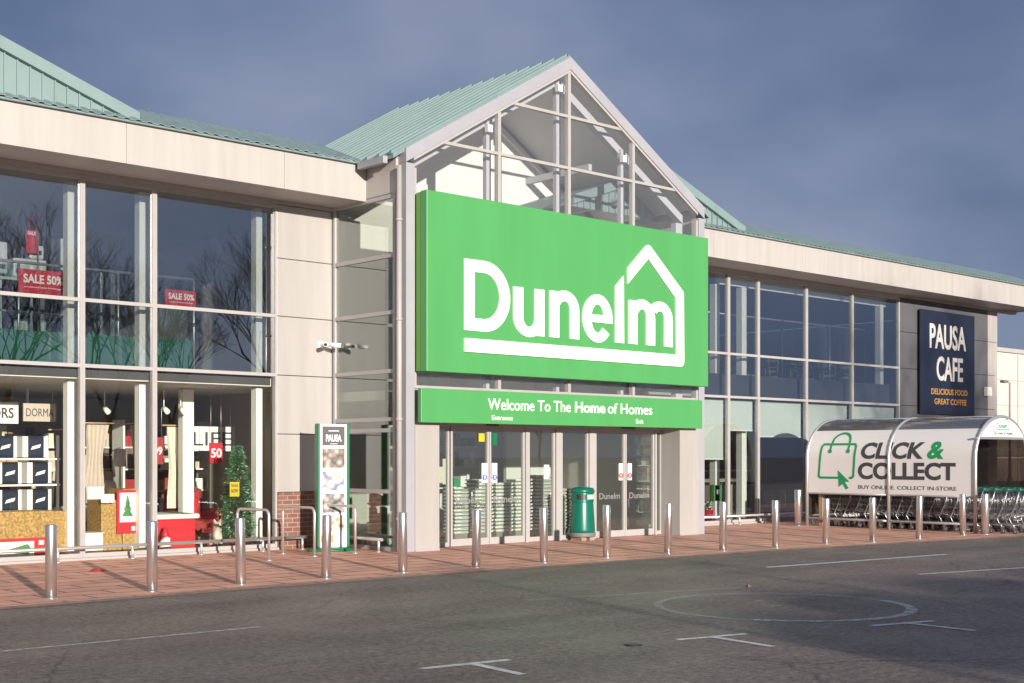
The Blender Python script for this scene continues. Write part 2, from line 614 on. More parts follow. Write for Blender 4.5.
def text_verts(body, bold=0.0, spacing=1.0, res=4):
    cu = bpy.data.curves.new('lettering', 'FONT')
    cu.body = body
    cu.size = 1
    cu.offset = bold
    cu.space_character = spacing
    cu.resolution_u = res
    cu.extrude = 0
    o = bpy.data.objects.new('lettering', cu)
    COL.objects.link(o)
    dg = bpy.context.evaluated_depsgraph_get()
    dg.update()
    me = bpy.data.meshes.new_from_object(o.evaluated_get(dg))
    vs = [v.co.copy() for v in me.vertices]
    fs = [list(p.vertices) for p in me.polygons]
    bpy.data.objects.remove(o)
    bpy.data.curves.remove(cu)
    bpy.data.meshes.remove(me)
    return vs, fs


def text(mb, body, u0, u1, v0, v1, fn, d=0.01, bold=0.0, spacing=1.0, mi=0, slices=None, res=4):
    """fit the lettering to the rectangle and give it thickness d in front of the surface fn"""
    vs, fs = text_verts(body, bold, spacing, res)
    if not vs:
        return
    xs = [v.x for v in vs]
    ys = [v.y for v in vs]
    sx = (u1 - u0) / (max(xs) - min(xs))
    sy = (v1 - v0) / (max(ys) - min(ys))
    bm = bmesh.new()
    bv = [bm.verts.new((u0 + (v.x - min(xs)) * sx, v0 + (v.y - min(ys)) * sy, 0)) for v in vs]
    for f in fs:
        try:
            bm.faces.new([bv[i] for i in f])
        except ValueError:
            pass
    bmesh.ops.remove_doubles(bm, verts=bm.verts[:], dist=1e-5)
    if slices:
        for z in slices:
            bmesh.ops.bisect_plane(bm, geom=bm.verts[:] + bm.edges[:] + bm.faces[:], plane_co=(0, z, 0), plane_no=(0, 1, 0))
    r = bmesh.ops.extrude_face_region(bm, geom=bm.faces[:])
    for v in r['geom']:
        if isinstance(v, bmesh.types.BMVert):
            v.co.z = 1
    bm.verts.index_update()
    mb.add([fn(v.co.x, v.co.y, d if v.co.z > 0.5 else 0.0005) for v in bm.verts], [[v.index for v in f.verts] for f in bm.faces], mi)
    bm.free()


def stroke(mb, pts, wd, fn, d0, d1, mi=0, closed=False, caps=None):
    """a flat stroke of width wd along 2-D points"""
    P = [Vector(p) for p in pts]
    n = len(P)
    Lf, Rt = [], []
    for i in range(n):
        if closed:
            a, b = P[i] - P[i - 1], P[(i + 1) % n] - P[i]
        else:
            a = P[i] - P[i - 1] if i > 0 else P[1] - P[0]
            b = P[i + 1] - P[i] if i < n - 1 else P[n - 1] - P[n - 2]
        a.normalize(); b.normalize()
        na, nb = Vector((-a.y, a.x)), Vector((-b.y, b.x))
        m = (na + nb)
        m.normalize()
        k = min(2.5, 1 / max(0.3, m.dot(na)))
        Lf.append(P[i] + m * wd / 2 * k)
        Rt.append(P[i] - m * wd / 2 * k)
    if caps:
        for idx, (lp, rp_) in caps.items():
            Lf[idx], Rt[idx] = Vector(lp), Vector(rp_)
    rng = range(n) if closed else range(n - 1)
    vs = []
    for p in Lf:
        vs.append(fn(p.x, p.y, d0))
    for p in Rt:
        vs.append(fn(p.x, p.y, d0))
    for p in Lf:
        vs.append(fn(p.x, p.y, d1))
    for p in Rt:
        vs.append(fn(p.x, p.y, d1))
    fs = []
    for i in rng:
        j = (i + 1) % n
        fs += [(i, j, n + j, n + i), (2 * n + i, 2 * n + j, 3 * n + j, 3 * n + i), (i, j, 2 * n + j, 2 * n + i), (n + i, n + j, 3 * n + j, 3 * n + i)]
    if not closed:
        for i in (0, n - 1):
            fs.append((i, n + i, 3 * n + i, 2 * n + i))
    mb.add(vs, fs, mi)


def arc(cx, cy, rx, ry, a0, a1, n=14):
    return [(cx + rx * math.cos(R(a0 + (a1 - a0) * i / n)), cy + ry * math.sin(R(a0 + (a1 - a0) * i / n))) for i in range(n + 1)]


def gnd(px, py):
    """ground point seen at a pixel (used once, to survey the paint and bollards)"""
    t = 1.75 * 1326 / (py - 456.5)
    xc = (px - 512) / 1326
    return (.7376 * xc + .6752) * t, (-.6752 * xc + .7376) * t - F


# ------------------------------------------------------------------ ground
g = MB()
g.add([(-1500, -1500, 0), (1500, -1500, 0), (1500, 1500, 0), (-1500, 1500, 0)], [(0, 1, 2, 3)])
tag(g.build('ground', M['asphalt']), kind='structure')
KERB = [(-6, -6.0), (6.0, -6.0), (9, -5.9), (12, -5.95), (16, -6.1), (19, -6.2), (23, -6.65), (27, -7.25), (33, -7.7), (46, -8.2)]
g = MB()
poly = KERB + [(46, -0.02), (-6, -0.02)]
g.prism(poly, lambda u, v, d: Vector((u, v, d)), -0.05, 0.022)
tag(g.build('pavement', M['paving']), kind='structure')
g = MB()
for a, b in zip(KERB, KERB[1:]):
    g.add([(a[0], a[1], 0.0225), (b[0], b[1], 0.0225), (b[0], b[1] - 0.1, 0.004), (a[0], a[1] - 0.1, 0.004)], [(0, 1, 2, 3)])
tag(g.build('kerb', mat('kerb_edge', (0.20, 0.135, 0.11), 0.8, var=0.3, scale=5)), kind='structure')


def paint(name, pts, wd, m, z=0.004):
    b_ = MB()
    pts = [Vector(p) for p in pts]
    for p, q in zip(pts, pts[1:]):
        d = (q - p).normalized()
        n = Vector((-d.y, d.x)) * wd / 2
        b_.add([(*(p + n), z), (*(p - n), z), (*(q - n), z), (*(q + n), z)], [(0, 1, 2, 3)])
    return tag(b_.build(name, m), kind='structure')


M['line_arc'] = line_mat('faded_arc_paint', 0.1, 0.7)
for bar, stem in ((((421, 669), (510, 660)), ((474, 664.5), (522, 675))), (((677, 640), (747, 634)), ((713, 637.5), (773, 647))), (((871, 626), (934, 621)), ((907, 623.5), (975, 631)))):
    paint('road_marking', [gnd(*bar[0]), gnd(*bar[1])], 0.085, M['line'])
    paint('road_marking', [gnd(*stem[0]), gnd(*stem[1])], 0.085, M['line'], 0.006)
for (a, b, m, wd) in (((-40, 655.5), (262, 627), 'line_arc', 0.07), ((525, 600.5), (746, 587.5), 'line_worn', 0.09), ((767, 567.5), (946, 554.5), 'line', 0.12), ((918, 574.5), (1100, 563), 'line', 0.09)):
    paint('road_marking', [gnd(*a), gnd(*b)], wd, M[m])
cx, cy = 12.8, -11.9
paint('road_marking', [(cx + 1.45 * math.cos(R(t * 6)), cy + 1.45 * math.sin(R(t * 6))) for t in range(61)], 0.10, M['line_worn'])
paint('road_marking', [(cx + 1.45 * math.cos(R(t * 6)), cy + 1.45 * math.sin(R(t * 6))) for t in range(-26, -2)], 0.13, M['line_arc'], 0.0065)
for px, py, l in ((840, 607, 14), (826, 604, 10), (785, 598, 20), (760, 601, 9), (967, 549, 5), (975, 549, 5), (775, 606, 12)):
    paint('road_marking', [gnd(px - l / 2, py + 0.4), gnd(px + l / 2, py - 0.4)], 0.07, M['line_worn'])
for px, py in ((748, 587.3),):
    x, y = gnd(px, py)
    b_ = MB()
    b_.add([(x - .04, y - .03, .004), (x + .035, y - .03, .004), (x + .045, y + .02, .004), (x - .02, y + .03, .004), (x, y, .05), (x + .02, y + .01, .04)],
           [(0, 1, 4), (1, 2, 5), (1, 5, 4), (2, 3, 5), (3, 4, 5), (3, 0, 4), (0, 3, 2, 1)])
    tag(b_.build('paper_scrap', mat('litter_brown', (.16, .1, .06), .8)), 'small brown scrap of litter lying at the end of a painted line', 'litter')
x, y = gnd(98, 573)
b_ = MB()
b_.add([(x - .16, y, .024), (x - .05, y - .06, .03), (x + .1, y - .05, .024), (x + .17, y + .03, .03), (x + .04, y + .06, .024), (x - .08, y + .06, .05), (x, y, .06), (x + .08, y, .05)],
       [(0, 1, 6, 5), (1, 2, 7, 6), (2, 3, 7), (3, 4, 7), (4, 5, 6, 7), (5, 0, 6), (0, 5, 4, 3, 2, 1)])
for i in range(0, 6, 3):
    b_.mi[-1 - i] = 1
tag(b_.build('wrapper', [M['red'], M['card']]), 'crumpled red and white wrapper on the brick paving', 'litter')

# ------------------------------------------------------------------ the shop building
shop = thing('shop_building', 'long two-storey retail shop with cream fascia, teal roofs and a glazed gabled entrance', 'building', (18.95, 0, 0))


def window(x0, x1, z_levels, pane_mats, y=0.0, mw=0.042, name='window'):
    """one bay: its own frame with a pane for every row"""
    f = MB()
    z0, z1 = z_levels[0], z_levels[-1]
    a, b = x0 + 0.0015, x1 - 0.0015
    f.box(a, a + mw, y - 0.035, y + 0.07, z0, z1)
    f.box(b - mw, b, y - 0.035, y + 0.07, z0, z1)
    for i, z in enumerate(z_levels):
        h = 0.03
        lo, hi = (z, z + 0.07) if i == 0 else ((z - 0.07, z) if i == len(z_levels) - 1 else (z - h, z + h))
        f.box(a + mw, b - mw, y - 0.03, y + 0.06, lo, hi)
    fr = f.build(name, M['frame'], shop)
    for (zl, zh), pm in zip(zip(z_levels, z_levels[1:]), pane_mats):
        p = MB()
        p.box(a + mw + .001, b - mw - .001, y + 0.0, y + 0.012, zl + 0.03, zh - 0.03)
        p.build('pane', M[pm], fr)
    return fr


LV = [0.06, 3.27, 4.37, 6.45]
PM = ['glass_low', 'glass_up', 'glass_up']
for a, b in ((4.4, 7.03), (7.03, 9.66), (9.66, 10.97), (10.97, 13.45)):
    window(a, b, LV, PM)
for a, b in ((23.22, 24.95), (24.95, 26.87), (26.87, 28.11), (28.11, 30.25), (30.25, 32.46), (32.46, 34.92)):
    window(a, b, LV, ['glass_right'] + PM[1:])
s = MB()
s.box(4.4, 13.45, -0.10, 0.10, 0.0, 0.058)
s.build('sill', M['frame'], shop)
s = MB()
s.box(23.22, 34.92, -0.10, 0.10, 0.0, 0.058)
s.build('sill', M['frame'], shop)

# cladding panels with open joints
PZ = [1.08, 2.17, 3.27, 4.37, 5.45, 6.45]
for z0, z1 in zip(PZ, PZ[1:]):
    p = MB(); p.rbox(13.455, 14.68, -0.03, 0.03, z0 + .006, z1 - .006, 0.006); p.build('wall_panel', M['panel'], shop)
p = MB(); p.box(13.455, 14.68, -0.05, 0.06, 0, 1.06); p.box(13.455, 14.68, -0.075, -0.02, 1.03, 1.078); p.build('brick_plinth', M['brick'], shop)
PZ2 = [0.0] + PZ
for xa, xb in ((34.925, 37.5), (37.5, 40.17), (40.17, 40.8)):
    for z0, z1 in zip(PZ2, PZ2[1:]):
        p = MB(); p.rbox(xa + .006, xb - .006, -0.03, 0.03, z0 + .006, z1 - .006, 0.006); p.build('wall_panel', M['clad_grey' if xa < 40 else 'panel'], shop)
for ya, yb in ((0.035, 3.0), (3.0, 6.0), (6.0, 9.0), (9.0, 12.0)):
    p = MB(); p.box(40.74, 40.795, ya + .006, yb - .006, 0, 6.45); p.build('wall_panel', M['panel'], shop)
p = MB(); p.box(13.46, 14.66, 0.035, 0.2, 0, 6.45); p.build('backing_wall', M['dark'], shop)
p = MB(); p.box(34.93, 40.73, 0.035, 0.2, 0, 6.45); p.build('backing_wall', M['dark'], shop)


# fascias, soffits and eaves
def fascia(x0, x1, joints):
    xs = [x0] + joints + [x1]
    for a, b in zip(xs, xs[1:]):
        p = MB(); p.box(a + .003, b - .003, -1.13, -1.07, 6.50, 7.16); p.build('fascia_panel', M['cream'], shop)
        p = MB(); p.box(a + .004, b - .004, -1.068, -0.09, 6.52, 6.57); p.build('soffit_panel', M['soffit'], shop)
    p = MB(); p.box(x0 + .01, x1 - .01, -1.06, 0.1, 6.58, 7.1); p.build('fascia_core', M['dark'], shop)
    p = MB(); p.box(x0 + .01, x1 - .01, -0.088, 0.1, 6.452, 6.575); p.build('head_trim', M['soffit'], shop)


def eave(x0, x1):
    """profiled roof sheet along the eave"""
    e_ = MB()
    n = int((x1 - x0) / 0.2)
    st = (x1 - x0) / n
    prof = []
    for i in range(n):
        xx = x0 + i * st
        prof += [(xx, 0), (xx + st * .5, 0), (xx + st * .58, .022), (xx + st * .92, .022)]
    prof.append((x1, 0))
    vs, fs = [], []
    Y0, Z0, Y1, Z1 = -1.24, 7.20, 0.3, 7.80
    for (u, h) in prof:
        for (yy, zz) in ((Y0, Z0), (Y1, Z1)):
            vs.append((u, yy, zz + h)); vs.append((u, yy, zz + h - .012))
    k = len(prof)
    for i in range(k - 1):
        a, b = i * 4, (i + 1) * 4
        fs += [(a, b, b + 2, a + 2), (a + 1, a + 3, b + 3, b + 1), (a, a + 1, b + 1, b), (a + 2, b + 2, b + 3, a + 3)]
    e_.add(vs, fs)
    e_.build('eave_roof', M['teal_dark'], shop)
    g_ = MB(); g_.box(x0 + .02, x1 - .02, -1.215, 0.29, 7.162, 7.192); g_.build('eave_packer', M['teal_dark'], shop)


fascia(-3.0, 14.69, [0.0, 2.6, 5.9, 9.9, 12.9])
fascia(23.2, 42.0, [24.9, 28.6, 32.2, 36.0, 39.6])
eave(-3.0, 14.55)
eave(23.3, 42.05)
p = MB(); p.box(-3, 14.6, .31, 13, 7.55, 7.7); p.box(23.3, 42.0, .31, 13, 7.55, 7.7); p.build('flat_roof', M['teal_dark'], shop)


# the two clad gables above the eaves
def clad_gable(xr, apex, y=-0.9, base=7.38, sl=0.32, depth=5.0):
    h = (xr - apex) * sl
    xl = 2 * apex - xr
    c_ = MB()
    c_.prism([(xl, base - .2), (xr, base - .2), (xr, base), (apex, base + h), (xl, base)], front(y), 0, -0.05)
    x = xl + 0.2
    while x < xr - 0.15:
        zt = base + h - abs(x - apex) * sl - 0.05
        c_.box(x - .012, x + .012, y - .03, y - .001, base - .2, max(base - .15, zt))
        x += 0.2
    c_.build('gable_cladding', M['teal'], shop)
    t_ = MB()
    for sgn, xe in ((1, xr), (-1, xl)):
        ex = 0.0 * sgn
        t_.prism([(apex, base + h + .14), (xe + ex, base + .14 - .35 * sl), (xe + ex, base - .06 - .35 * sl), (apex, base + h - .06)], front(y - 0.10), 0.0, -depth - (0.003 if sgn > 0 else 0))
    t_.build('gable_roof', M['teal'], shop)


clad_gable(10.2, 4.6)
clad_gable(26.3, 23.3)

# ------------------------------------------------------------------ the glazed entrance gable
GY, GX, GL, GR = -2.2, 18.95, 14.75, 23.17
AP, SL = 9.82, 0.595            # outer apex height and rake slope
outer = lambda x: AP - abs(x - GX) * SL
inner = lambda x: AP - 0.25 - abs(x - GX) * SL
f = MB()
fy = front(GY)
# rake beams and posts
for sg in (-1, 1):
    xe = GL if sg < 0 else GR
    f.prism([(GX, AP), (xe, outer(xe)), (xe, outer(xe) - .25), (GX, AP - .25)], fy, 0.06 if sg < 0 else 0.0585, -0.16)
f.build('rake_beam', M['gable_metal'], shop)
for xa, xb in ((GL, GL + .20), (GR - .20, GR)):
    f = MB()
    f.box(xa, xb, GY - .055, GY + .16, 0.0, outer(xa if xa < GX else xb) - .255)
    f.build('post', M['gable_metal'], shop)
mull = [17.05, 18.95, 20.87]
xs = [GL + .205] + mull + [GR - .205]
f = MB()
for x in mull:
    f.box(x - .038, x + .038, GY - .02, GY + .08, 2.9, inner(x) + .0)
for z in (3.02, 5.0, 6.4, 7.58, 8.62):
    for a, b in zip(xs, xs[1:]):
        lo = a + (.039 if a in mull else 0)
        hi = b - (.039 if b in mull else 0)
        if z > 7.2:
            half = (AP - .27 - z) / SL
            lo, hi = max(lo, GX - half - .03), min(hi, GX + half + .03)
        if hi - lo > .05:
            f.box(lo, hi, GY - .016, GY + .07, z - .028, z + .028)
# inner edge bead along the rake
for sg in (-1, 1):
    xe = GL + .20 if sg < 0 else GR - .20
    f.prism([(GX, AP - .251), (xe, outer(xe) - .251), (xe, outer(xe) - .31), (GX, AP - .31)], fy, 0.035 if sg < 0 else .034, -0.09)
f.box(GL + .201, GL + .26, GY - .03, GY + .1, 3.0, 7.0)
f.box(GR - .26, GR - .201, GY - .03, GY + .1, 3.0, 7.0)
gw = f.build('gable_window', M['frame'], shop)


def clip(poly, nx, nz, c):
    """keep nx*x + nz*z <= c"""
    r = []
    for i in range(len(poly)):
        p, q = poly[i], poly[(i + 1) % len(poly)]
        dp, dq = nx * p[0] + nz * p[1] - c, nx * q[0] + nz * q[1] - c
        if dp <= 0:
            r.append(p)
        if dp * dq < 0:
            t = dp / (dp - dq)
            r.append((p[0] + (q[0] - p[0]) * t, p[1] + (q[1] - p[1]) * t))
    return r


rows = [2.99, 5.0, 6.4, 7.58, 8.62, 9.9]
for a, b in zip(xs, xs[1:]):
    for z0, z1 in zip(rows, rows[1:]):
        pl = [(a, z0), (b, z0), (b, z1), (a, z1)]
        pl = clip(pl, SL, 1, AP - .30 + SL * GX)
        pl = clip(pl, -SL, 1, AP - .30 - SL * GX)
        if len(pl) >= 3:
            p = MB(); p.prism(pl, fy, -0.02, -0.032); p.build('pane', M['glass_gable'], gw)

# ribbed teal roof over the gable
RY0, RY1 = -2.2, 3.5
for sg in (-1, 1):
    r_ = MB()
    ex = 4.45 * sg
    zr, ze = AP + .03, AP + .03 - 4.45 * SL
    r_.prism([(GX, zr), (GX + ex, ze), (GX + ex, ze - .09), (GX, zr - .09)], lambda u, v, d: Vector((u, d, v)), RY0, RY1)
    y = RY0 + .03
    while y < RY1 - .05:
        r_.prism([(GX + .02 * sg, zr + .05), (GX + ex * 1.004, ze + .05), (GX + ex * 1.004, ze - .01), (GX + .02 * sg, zr - .01)], lambda u, v, d: Vector((u, d, v)), y, y + .07)
        y += 0.37
    r_.build('gable_roof', M['teal'], shop)
    gt = MB(); xg = GX + ex
    gt.box(min(xg, xg + .1 * sg), max(xg, xg + .1 * sg), RY0 + .17, -1.25, ze - .16, ze - .03)
    gt.build('gutter', M['gable_metal'], shop)
# side walls of the entrance: glazing 6.5 and below, panel above
SIDEZ = [0.06, 1.11, 2.23, 2.43, 3.31, 4.38, 5.42, 6.5]
for X, sg in ((GL - .03, -1), (GR + .03, 1)):
    f = MB()
    ya, yb = GY + .17, -0.062 if sg < 0 else -0.062
    f.box(X - .05, X + .05, ya, ya + .07, 0, 6.55)
    f.box(X - .05, X + .05, yb - .07, yb, 0, 6.55)
    for z in SIDEZ:
        f.box(X - .04, X + .04, ya + .071, yb - .071, z - .035, z + .035)
    fr = f.build('side_window', M['frame'], shop)
    for z0, z1 in zip(SIDEZ, SIDEZ[1:]):
        p = MB(); p.box(X - .006, X + .006, ya + .06, yb - .06, z0 + .03, z1 - .03); p.build('pane', M['glass_side'], fr)
    p = MB(); p.box(X - .03, X + .03, ya, 0.1, 6.555, 7.16); p.build('side_panel', M['cream'], shop)
    p = MB(); p.box(X - .035, X + .035, ya, 0.1, 7.163, 7.30); p.build('side_eave_trim', M['gable_metal'], shop)
# downpipe by the left post
p = MB()
p.tube((GL - .10, GY + .02, .05), (GL - .10, GY + .02, 7.0), .05, 12)
for z in (.6, 2.4, 4.2, 6.0):
    p.tube((GL - .10, GY + .02, z), (GL - .10, GY + .02, z + .05), .062, 12)
p.build('downpipe', M['frame'], shop)
# entrance columns
for xa, xb in ((GL + .205, 15.52), (22.32, GR - .205)):
    p = MB()
    p.box(xa, xb, GY - .06, -1.5, 0.0, 2.98)
    p.box(xa, xb, GY - .075, GY - .0601, 0.0, 0.05)
    p.build('column', M['panel'], shop)
# header above the doors
p = MB(); p.box(15.525, 22.315, -2.15, -1.55, 2.46, 2.97); p.build('door_header', M['panel'], shop)
p = MB(); p.box(15.525, 22.315, -1.80, -1.60, 2.33, 2.458); p.build('door_track', M['frame'], shop)
DY = -1.70


def glazed(name, x0, x1, st=.046, rail=.085, h=2.325, y=DY, dx=0):
    d = MB()
    d.box(x0, x0 + st, y - .03, y + .03, .03, h)
    d.box(x1 - st, x1, y - .03, y + .03, .03, h)
    d.box(x0 + st, x1 - st, y - .028, y + .028, .03, .03 + rail * 1.6)
    d.box(x0 + st, x1 - st, y - .028, y + .028, h - rail, h)
    o = d.build(name, M['frame'], shop)
    p = MB(); p.box(x0 + st - .005, x1 - st + .005, y - .006, y + .006, .03 + rail * 1.5, h - rail + .01)
    p.build('pane', M['glass_door'], o)
    return o


def sticker(door, x0, x1, z0, z1, m, y=DY - .032):
    p = MB(); p.box(x0, x1, y - .004, y, z0, z1); return p.build('sticker', m, door)


glazed('side_light', 15.53, 16.20, .04, .05)
da = glazed('sliding_door', 16.24, 17.215)
db = glazed('sliding_door', 17.225, 18.17)
glazed('side_light', 18.26, 19.02, .05, .06)
glazed('side_light', 19.19, 20.0, .05, .06)
dc = glazed('sliding_door', 20.2, 21.13)
dd = glazed('sliding_door', 21.14, 22.08)
glazed('side_light', 22.14, 22.31, .03, .05)
for xa, xb in ((18.18, 18.25), (19.03, 19.18), (20.01, 20.19), (22.085, 22.135)):
    p = MB(); p.box(xa, xb, DY - .06, DY + .06, .02, 2.325); p.build('door_post', M['frame'], shop)
sticker(da, 17.02, 17.16, 1.24, 1.62, M['white']); sticker(db, 17.28, 17.42, 1.24, 1.62, M['white'])
sticker(dc, 20.93, 21.06, 1.24, 1.6, M['white']); sticker(dd, 21.21, 21.34, 1.24, 1.6, M['white'])
for d_, x, m in ((da, 17.09, 'blue_sticker'), (db, 17.35, 'blue_sticker'), (dc, 20.995, 'red'), (dd, 21.275, 'red')):
    s_ = MB()
    s_.tube((x, DY - .037, 1.34), (x, DY - .042, 1.34), .062, 20)
    o = s_.build('sticker', M[m], d_)
    s_ = MB()
    s_.box(x - .012, x + .012, DY - .046, DY - .043, 1.305, 1.36)
    s_.prism([(x - .03, 1.345), (x + .03, 1.345), (x, 1.385)], front(DY - .043), 0, .003)
    s_.build('sticker', M['white'], d_)
sticker(da, 16.94, 17.09, 2.04, 2.2, M['yellow']); sticker(db, 17.29, 17.42, 1.97, 2.21, M['totem_green'])
p = MB(); p.box(18.72, 18.86, DY - .02, DY - .012, 1.30, 1.58)
p.build('sticker', M['card'], shop)
for d_, a, b in ((da, 16.33, 17.1), (db, 17.3, 18.08), (dc, 20.3, 21.04), (dd, 21.24, 21.98)):
    t_ = MB(); text(t_, 'Dunelm', a + .05, b - .05, .84, .97, front(DY - .007), .003, .01)
    t_.build('frosted_lettering', M['frost_text'], d_)
for a, b in ((17.07, 17.37), (20.93, 21.33)):
    p = MB(); p.rbox(a, b, -1.86, -1.805, 2.35, 2.44, .015); p.build('door_sensor', M['black'], shop)

# ------------------------------------------------------------------ interior shell
p = MB()
p.box(4.4, 40.7, 0.12, 12, -0.04, 0.028); p.box(15.5, 22.4, -1.6, 0.118, -0.04, 0.029)
p.build('shop_floor', M['int_floor'], shop)
p = MB()
p.box(4.4, 14.6, 0.16, 12, 3.06, 3.24); p.box(23.3, 40.7, 0.16, 12, 3.06, 3.24)
p.build('upper_floor', M['white_int'], shop)
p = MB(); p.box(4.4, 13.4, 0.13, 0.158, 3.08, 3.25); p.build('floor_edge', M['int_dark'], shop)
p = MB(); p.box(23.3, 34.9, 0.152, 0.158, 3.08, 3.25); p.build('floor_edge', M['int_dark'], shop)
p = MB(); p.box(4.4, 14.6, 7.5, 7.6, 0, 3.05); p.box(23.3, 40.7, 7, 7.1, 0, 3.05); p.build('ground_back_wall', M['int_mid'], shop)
p = MB(); p.box(4.4, 14.6, 11.9, 12, 3.25, 6.465); p.box(23.3, 40.7, 11.9, 12, 3.25, 6.465); p.build('upper_back_wall', M['int_dark'], shop)  # dark wall colour stands in for the dim depth of the upper floor
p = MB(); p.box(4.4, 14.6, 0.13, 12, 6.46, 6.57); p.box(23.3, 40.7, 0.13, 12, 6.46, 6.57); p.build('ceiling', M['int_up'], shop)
p = MB(); p.box(4.3, 4.4, 0.1, 12, 0, 6.462); p.box(14.601, 14.66, .22, 12, 0, 6.465); p.build('party_wall', M['int_mid'], shop)
p = MB(); p.box(23.23, 23.299, .22, 12, 0, 6.465); p.build('party_wall', M['int_mid'], shop)
p = MB(); p.box(23.31, 34.85, .62, 8, 3.245, 3.56); p.build('cafe_platform', M['int_floor'], shop)
# upper front upstand and the pale bulkhead behind the right-hand windows
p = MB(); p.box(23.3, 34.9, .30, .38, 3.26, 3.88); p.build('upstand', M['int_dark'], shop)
p = MB(); p.box(26.95, 34.9, .42, .50, 6.2, 6.455); p.build('bulkhead', M['column'], shop)
# square steel columns standing behind the mullions
for xa, xb, ya, z1 in ((9.60, 9.82, .42, 6.4), (10.91, 11.13, .42, 6.4), (13.24, 13.37, .36, 6.4), (26.85, 27.03, .40, 6.19), (27.95, 28.15, .40, 6.19), (34.5, 34.66, .36, 6.4), (12.45, 12.68, 1.7, 3.0), (29.5, 29.7, 1.2, 3.0), (27.6, 27.85, 2.0, 3.0)):
    p = MB()
    for a_, b_ in ((0.0, 3.03), (3.22, z1)):
        if b_ > a_:
            p.box(xa, xb, ya, ya + .18, a_ + .03, b_)
    p.build('column', M['column'], shop)
# entrance hall: white gable room behind the glass
p = MB()
p.box(GL + .05, GR - .05, .8, .9, 2.99, 7.1)
p.prism([(GL + .05, 7.1), (GR - .05, 7.1), (GR - .05, inner(GR - .05)), (GX, inner(GX) + .1), (GL + .05, inner(GL + .05))], front(.8), 0, -.1)
p.build('hall_back_wall', M['white_int'], shop)
p = MB()
for sg in (-1, 1):
    xe = GX + 4.1 * sg
    p.prism([(GX, AP - .02), (xe, outer(xe) - .02), (xe, outer(xe) - .1), (GX, AP - .1)], lambda u, v, d: Vector((u, d, v)), -1.95, .79 - (.002 if sg > 0 else 0))
p.build('hall_ceiling', M['white_int'], shop)
p = MB()
p.box(GL + .06, GL + .12, 0.1, .79, 3.0, 7.1); p.box(GR - .12, GR - .06, 0.1, .79, 3.0, 7.1)
p.build('hall_side_wall', M['white_int'], shop)
p = MB(); p.box(GL + .1, GR - .1, -1.5, 3.29, 2.80, 2.98); p.build('hall_floor', M['white_int'], shop)
# portal frame and beams behind the gable glass
for yb in (-1.85,):
    p = MB()
    for sg in (-1, 1):
        xe = GX + 3.95 * sg
        p.prism([(GX, AP - .32), (xe, outer(xe) - .32), (xe, outer(xe) - .50), (GX, AP - .50)], lambda u, v, d: Vector((u, d, v)), yb, yb + .16 + (.002 if sg > 0 else 0))
        p.box(min(xe, xe - .22 * sg), max(xe, xe - .22 * sg), yb + .01, yb + .15, 3.0, outer(xe) - .5)
    p.build('portal_beam', M['pvc'], shop)
for x in mull:
    p = MB(); p.box(x - .06, x + .06, GY + .30, GY + .40, 3.0, inner(x) - .12); p.build('wind_post', M['pvc'], shop)
    p = MB(); p.box(x - .14, x + .02, GY + .16, GY + .25, inner(x) - .42, inner(x) - .28); p.build('wind_post_bracket', M['white'], shop)
for x, z in ((20.6, 8.0), (21.6, 7.4)):
    p = MB(); p.box(x - .05, x + .05, -1.2, .78, z - .07, z + .07); p.build('purlin', M['pvc'], shop)
# lobby back
p = MB(); p.box(14.9, 16.5, 2.6, 2.7, 0, 2.79); p.box(21.6, 23.1, 2.6, 2.7, 0, 2.79); p.box(16.5, 21.6, 6.5, 6.6, 0, 2.79)
p.build('lobby_wall', M['white_int'], shop)
p = MB(); p.box(14.9, 23.1, 3.3, 6.6, 2.8, 2.9); p.build('lobby_ceiling', M['white_int'], shop)


x, y = gnd(633, 645)
t = thing('drain_cover', 'small dark round metal cover set in the asphalt', 'drain cover', (x, y, .004))
p = MB(); p.lathe([(.0, .0), (.085, .0), (.085, .004), (.07, .006), (0, .006)], 20, (x, y, .004)); p.build('lid', M['black'], t)

# ------------------------------------------------------------------ signs on the front
sg_ = thing('shop_sign', 'large bright green panel with white house outline lettering over the entrance', 'sign', (18.9, -2.45, 3.28))
p = MB(); p.rbox(14.95, 22.88, -2.6, -2.42, 3.285, 6.55, .012); p.build('panel', M['green'], sg_)
p = MB(); p.box(14.955, 22.87, -2.418, -2.29, 3.30, 6.53); p.build('sign_case', M['green_edge'], sg_)
fs_ = front(-2.6)


def band(mb, outer_pts, inner_pts, fn, d0, d1, mi=0):
    n = len(outer_pts)
    vs = [fn(u, v, d) for d in (d0, d1) for pts in (outer_pts, inner_pts) for (u, v) in pts]
    fs = []
    for i in range(n - 1):
        fs += [(i, i + 1, n + i + 1, n + i), (2 * n + i, 2 * n + i + 1, 3 * n + i + 1, 3 * n + i), (i, i + 1, 2 * n + i + 1, 2 * n + i), (n + i, n + i + 1, 3 * n + i + 1, 3 * n + i)]
    for i in (0, n - 1):
        fs.append((i, n + i, 3 * n + i, 2 * n + i))
    mb.add(vs, fs, mi)


DD = [0.02]


def dep():
    DD[0] += 0.0012
    return DD[0]


def letter(name, fill):
    p = MB(); fill(p); p.build('letter', M['white'], sg_)


def rect(p, x0, x1, z0, z1):
    p.prism([(x0, z0), (x1, z0), (x1, z1), (x0, z1)], fs_, 0.001, dep())


def ring(p, cx_, cz, ro, rzo, ri, rzi, a0, a1, cxi=None):
    cxi = cx_ if cxi is None else cxi
    band(p, arc(cx_, cz, ro, rzo, a0, a1, 24), arc(cxi, cz, ri, rzi, a0, a1, 24), fs_, 0.001, dep())


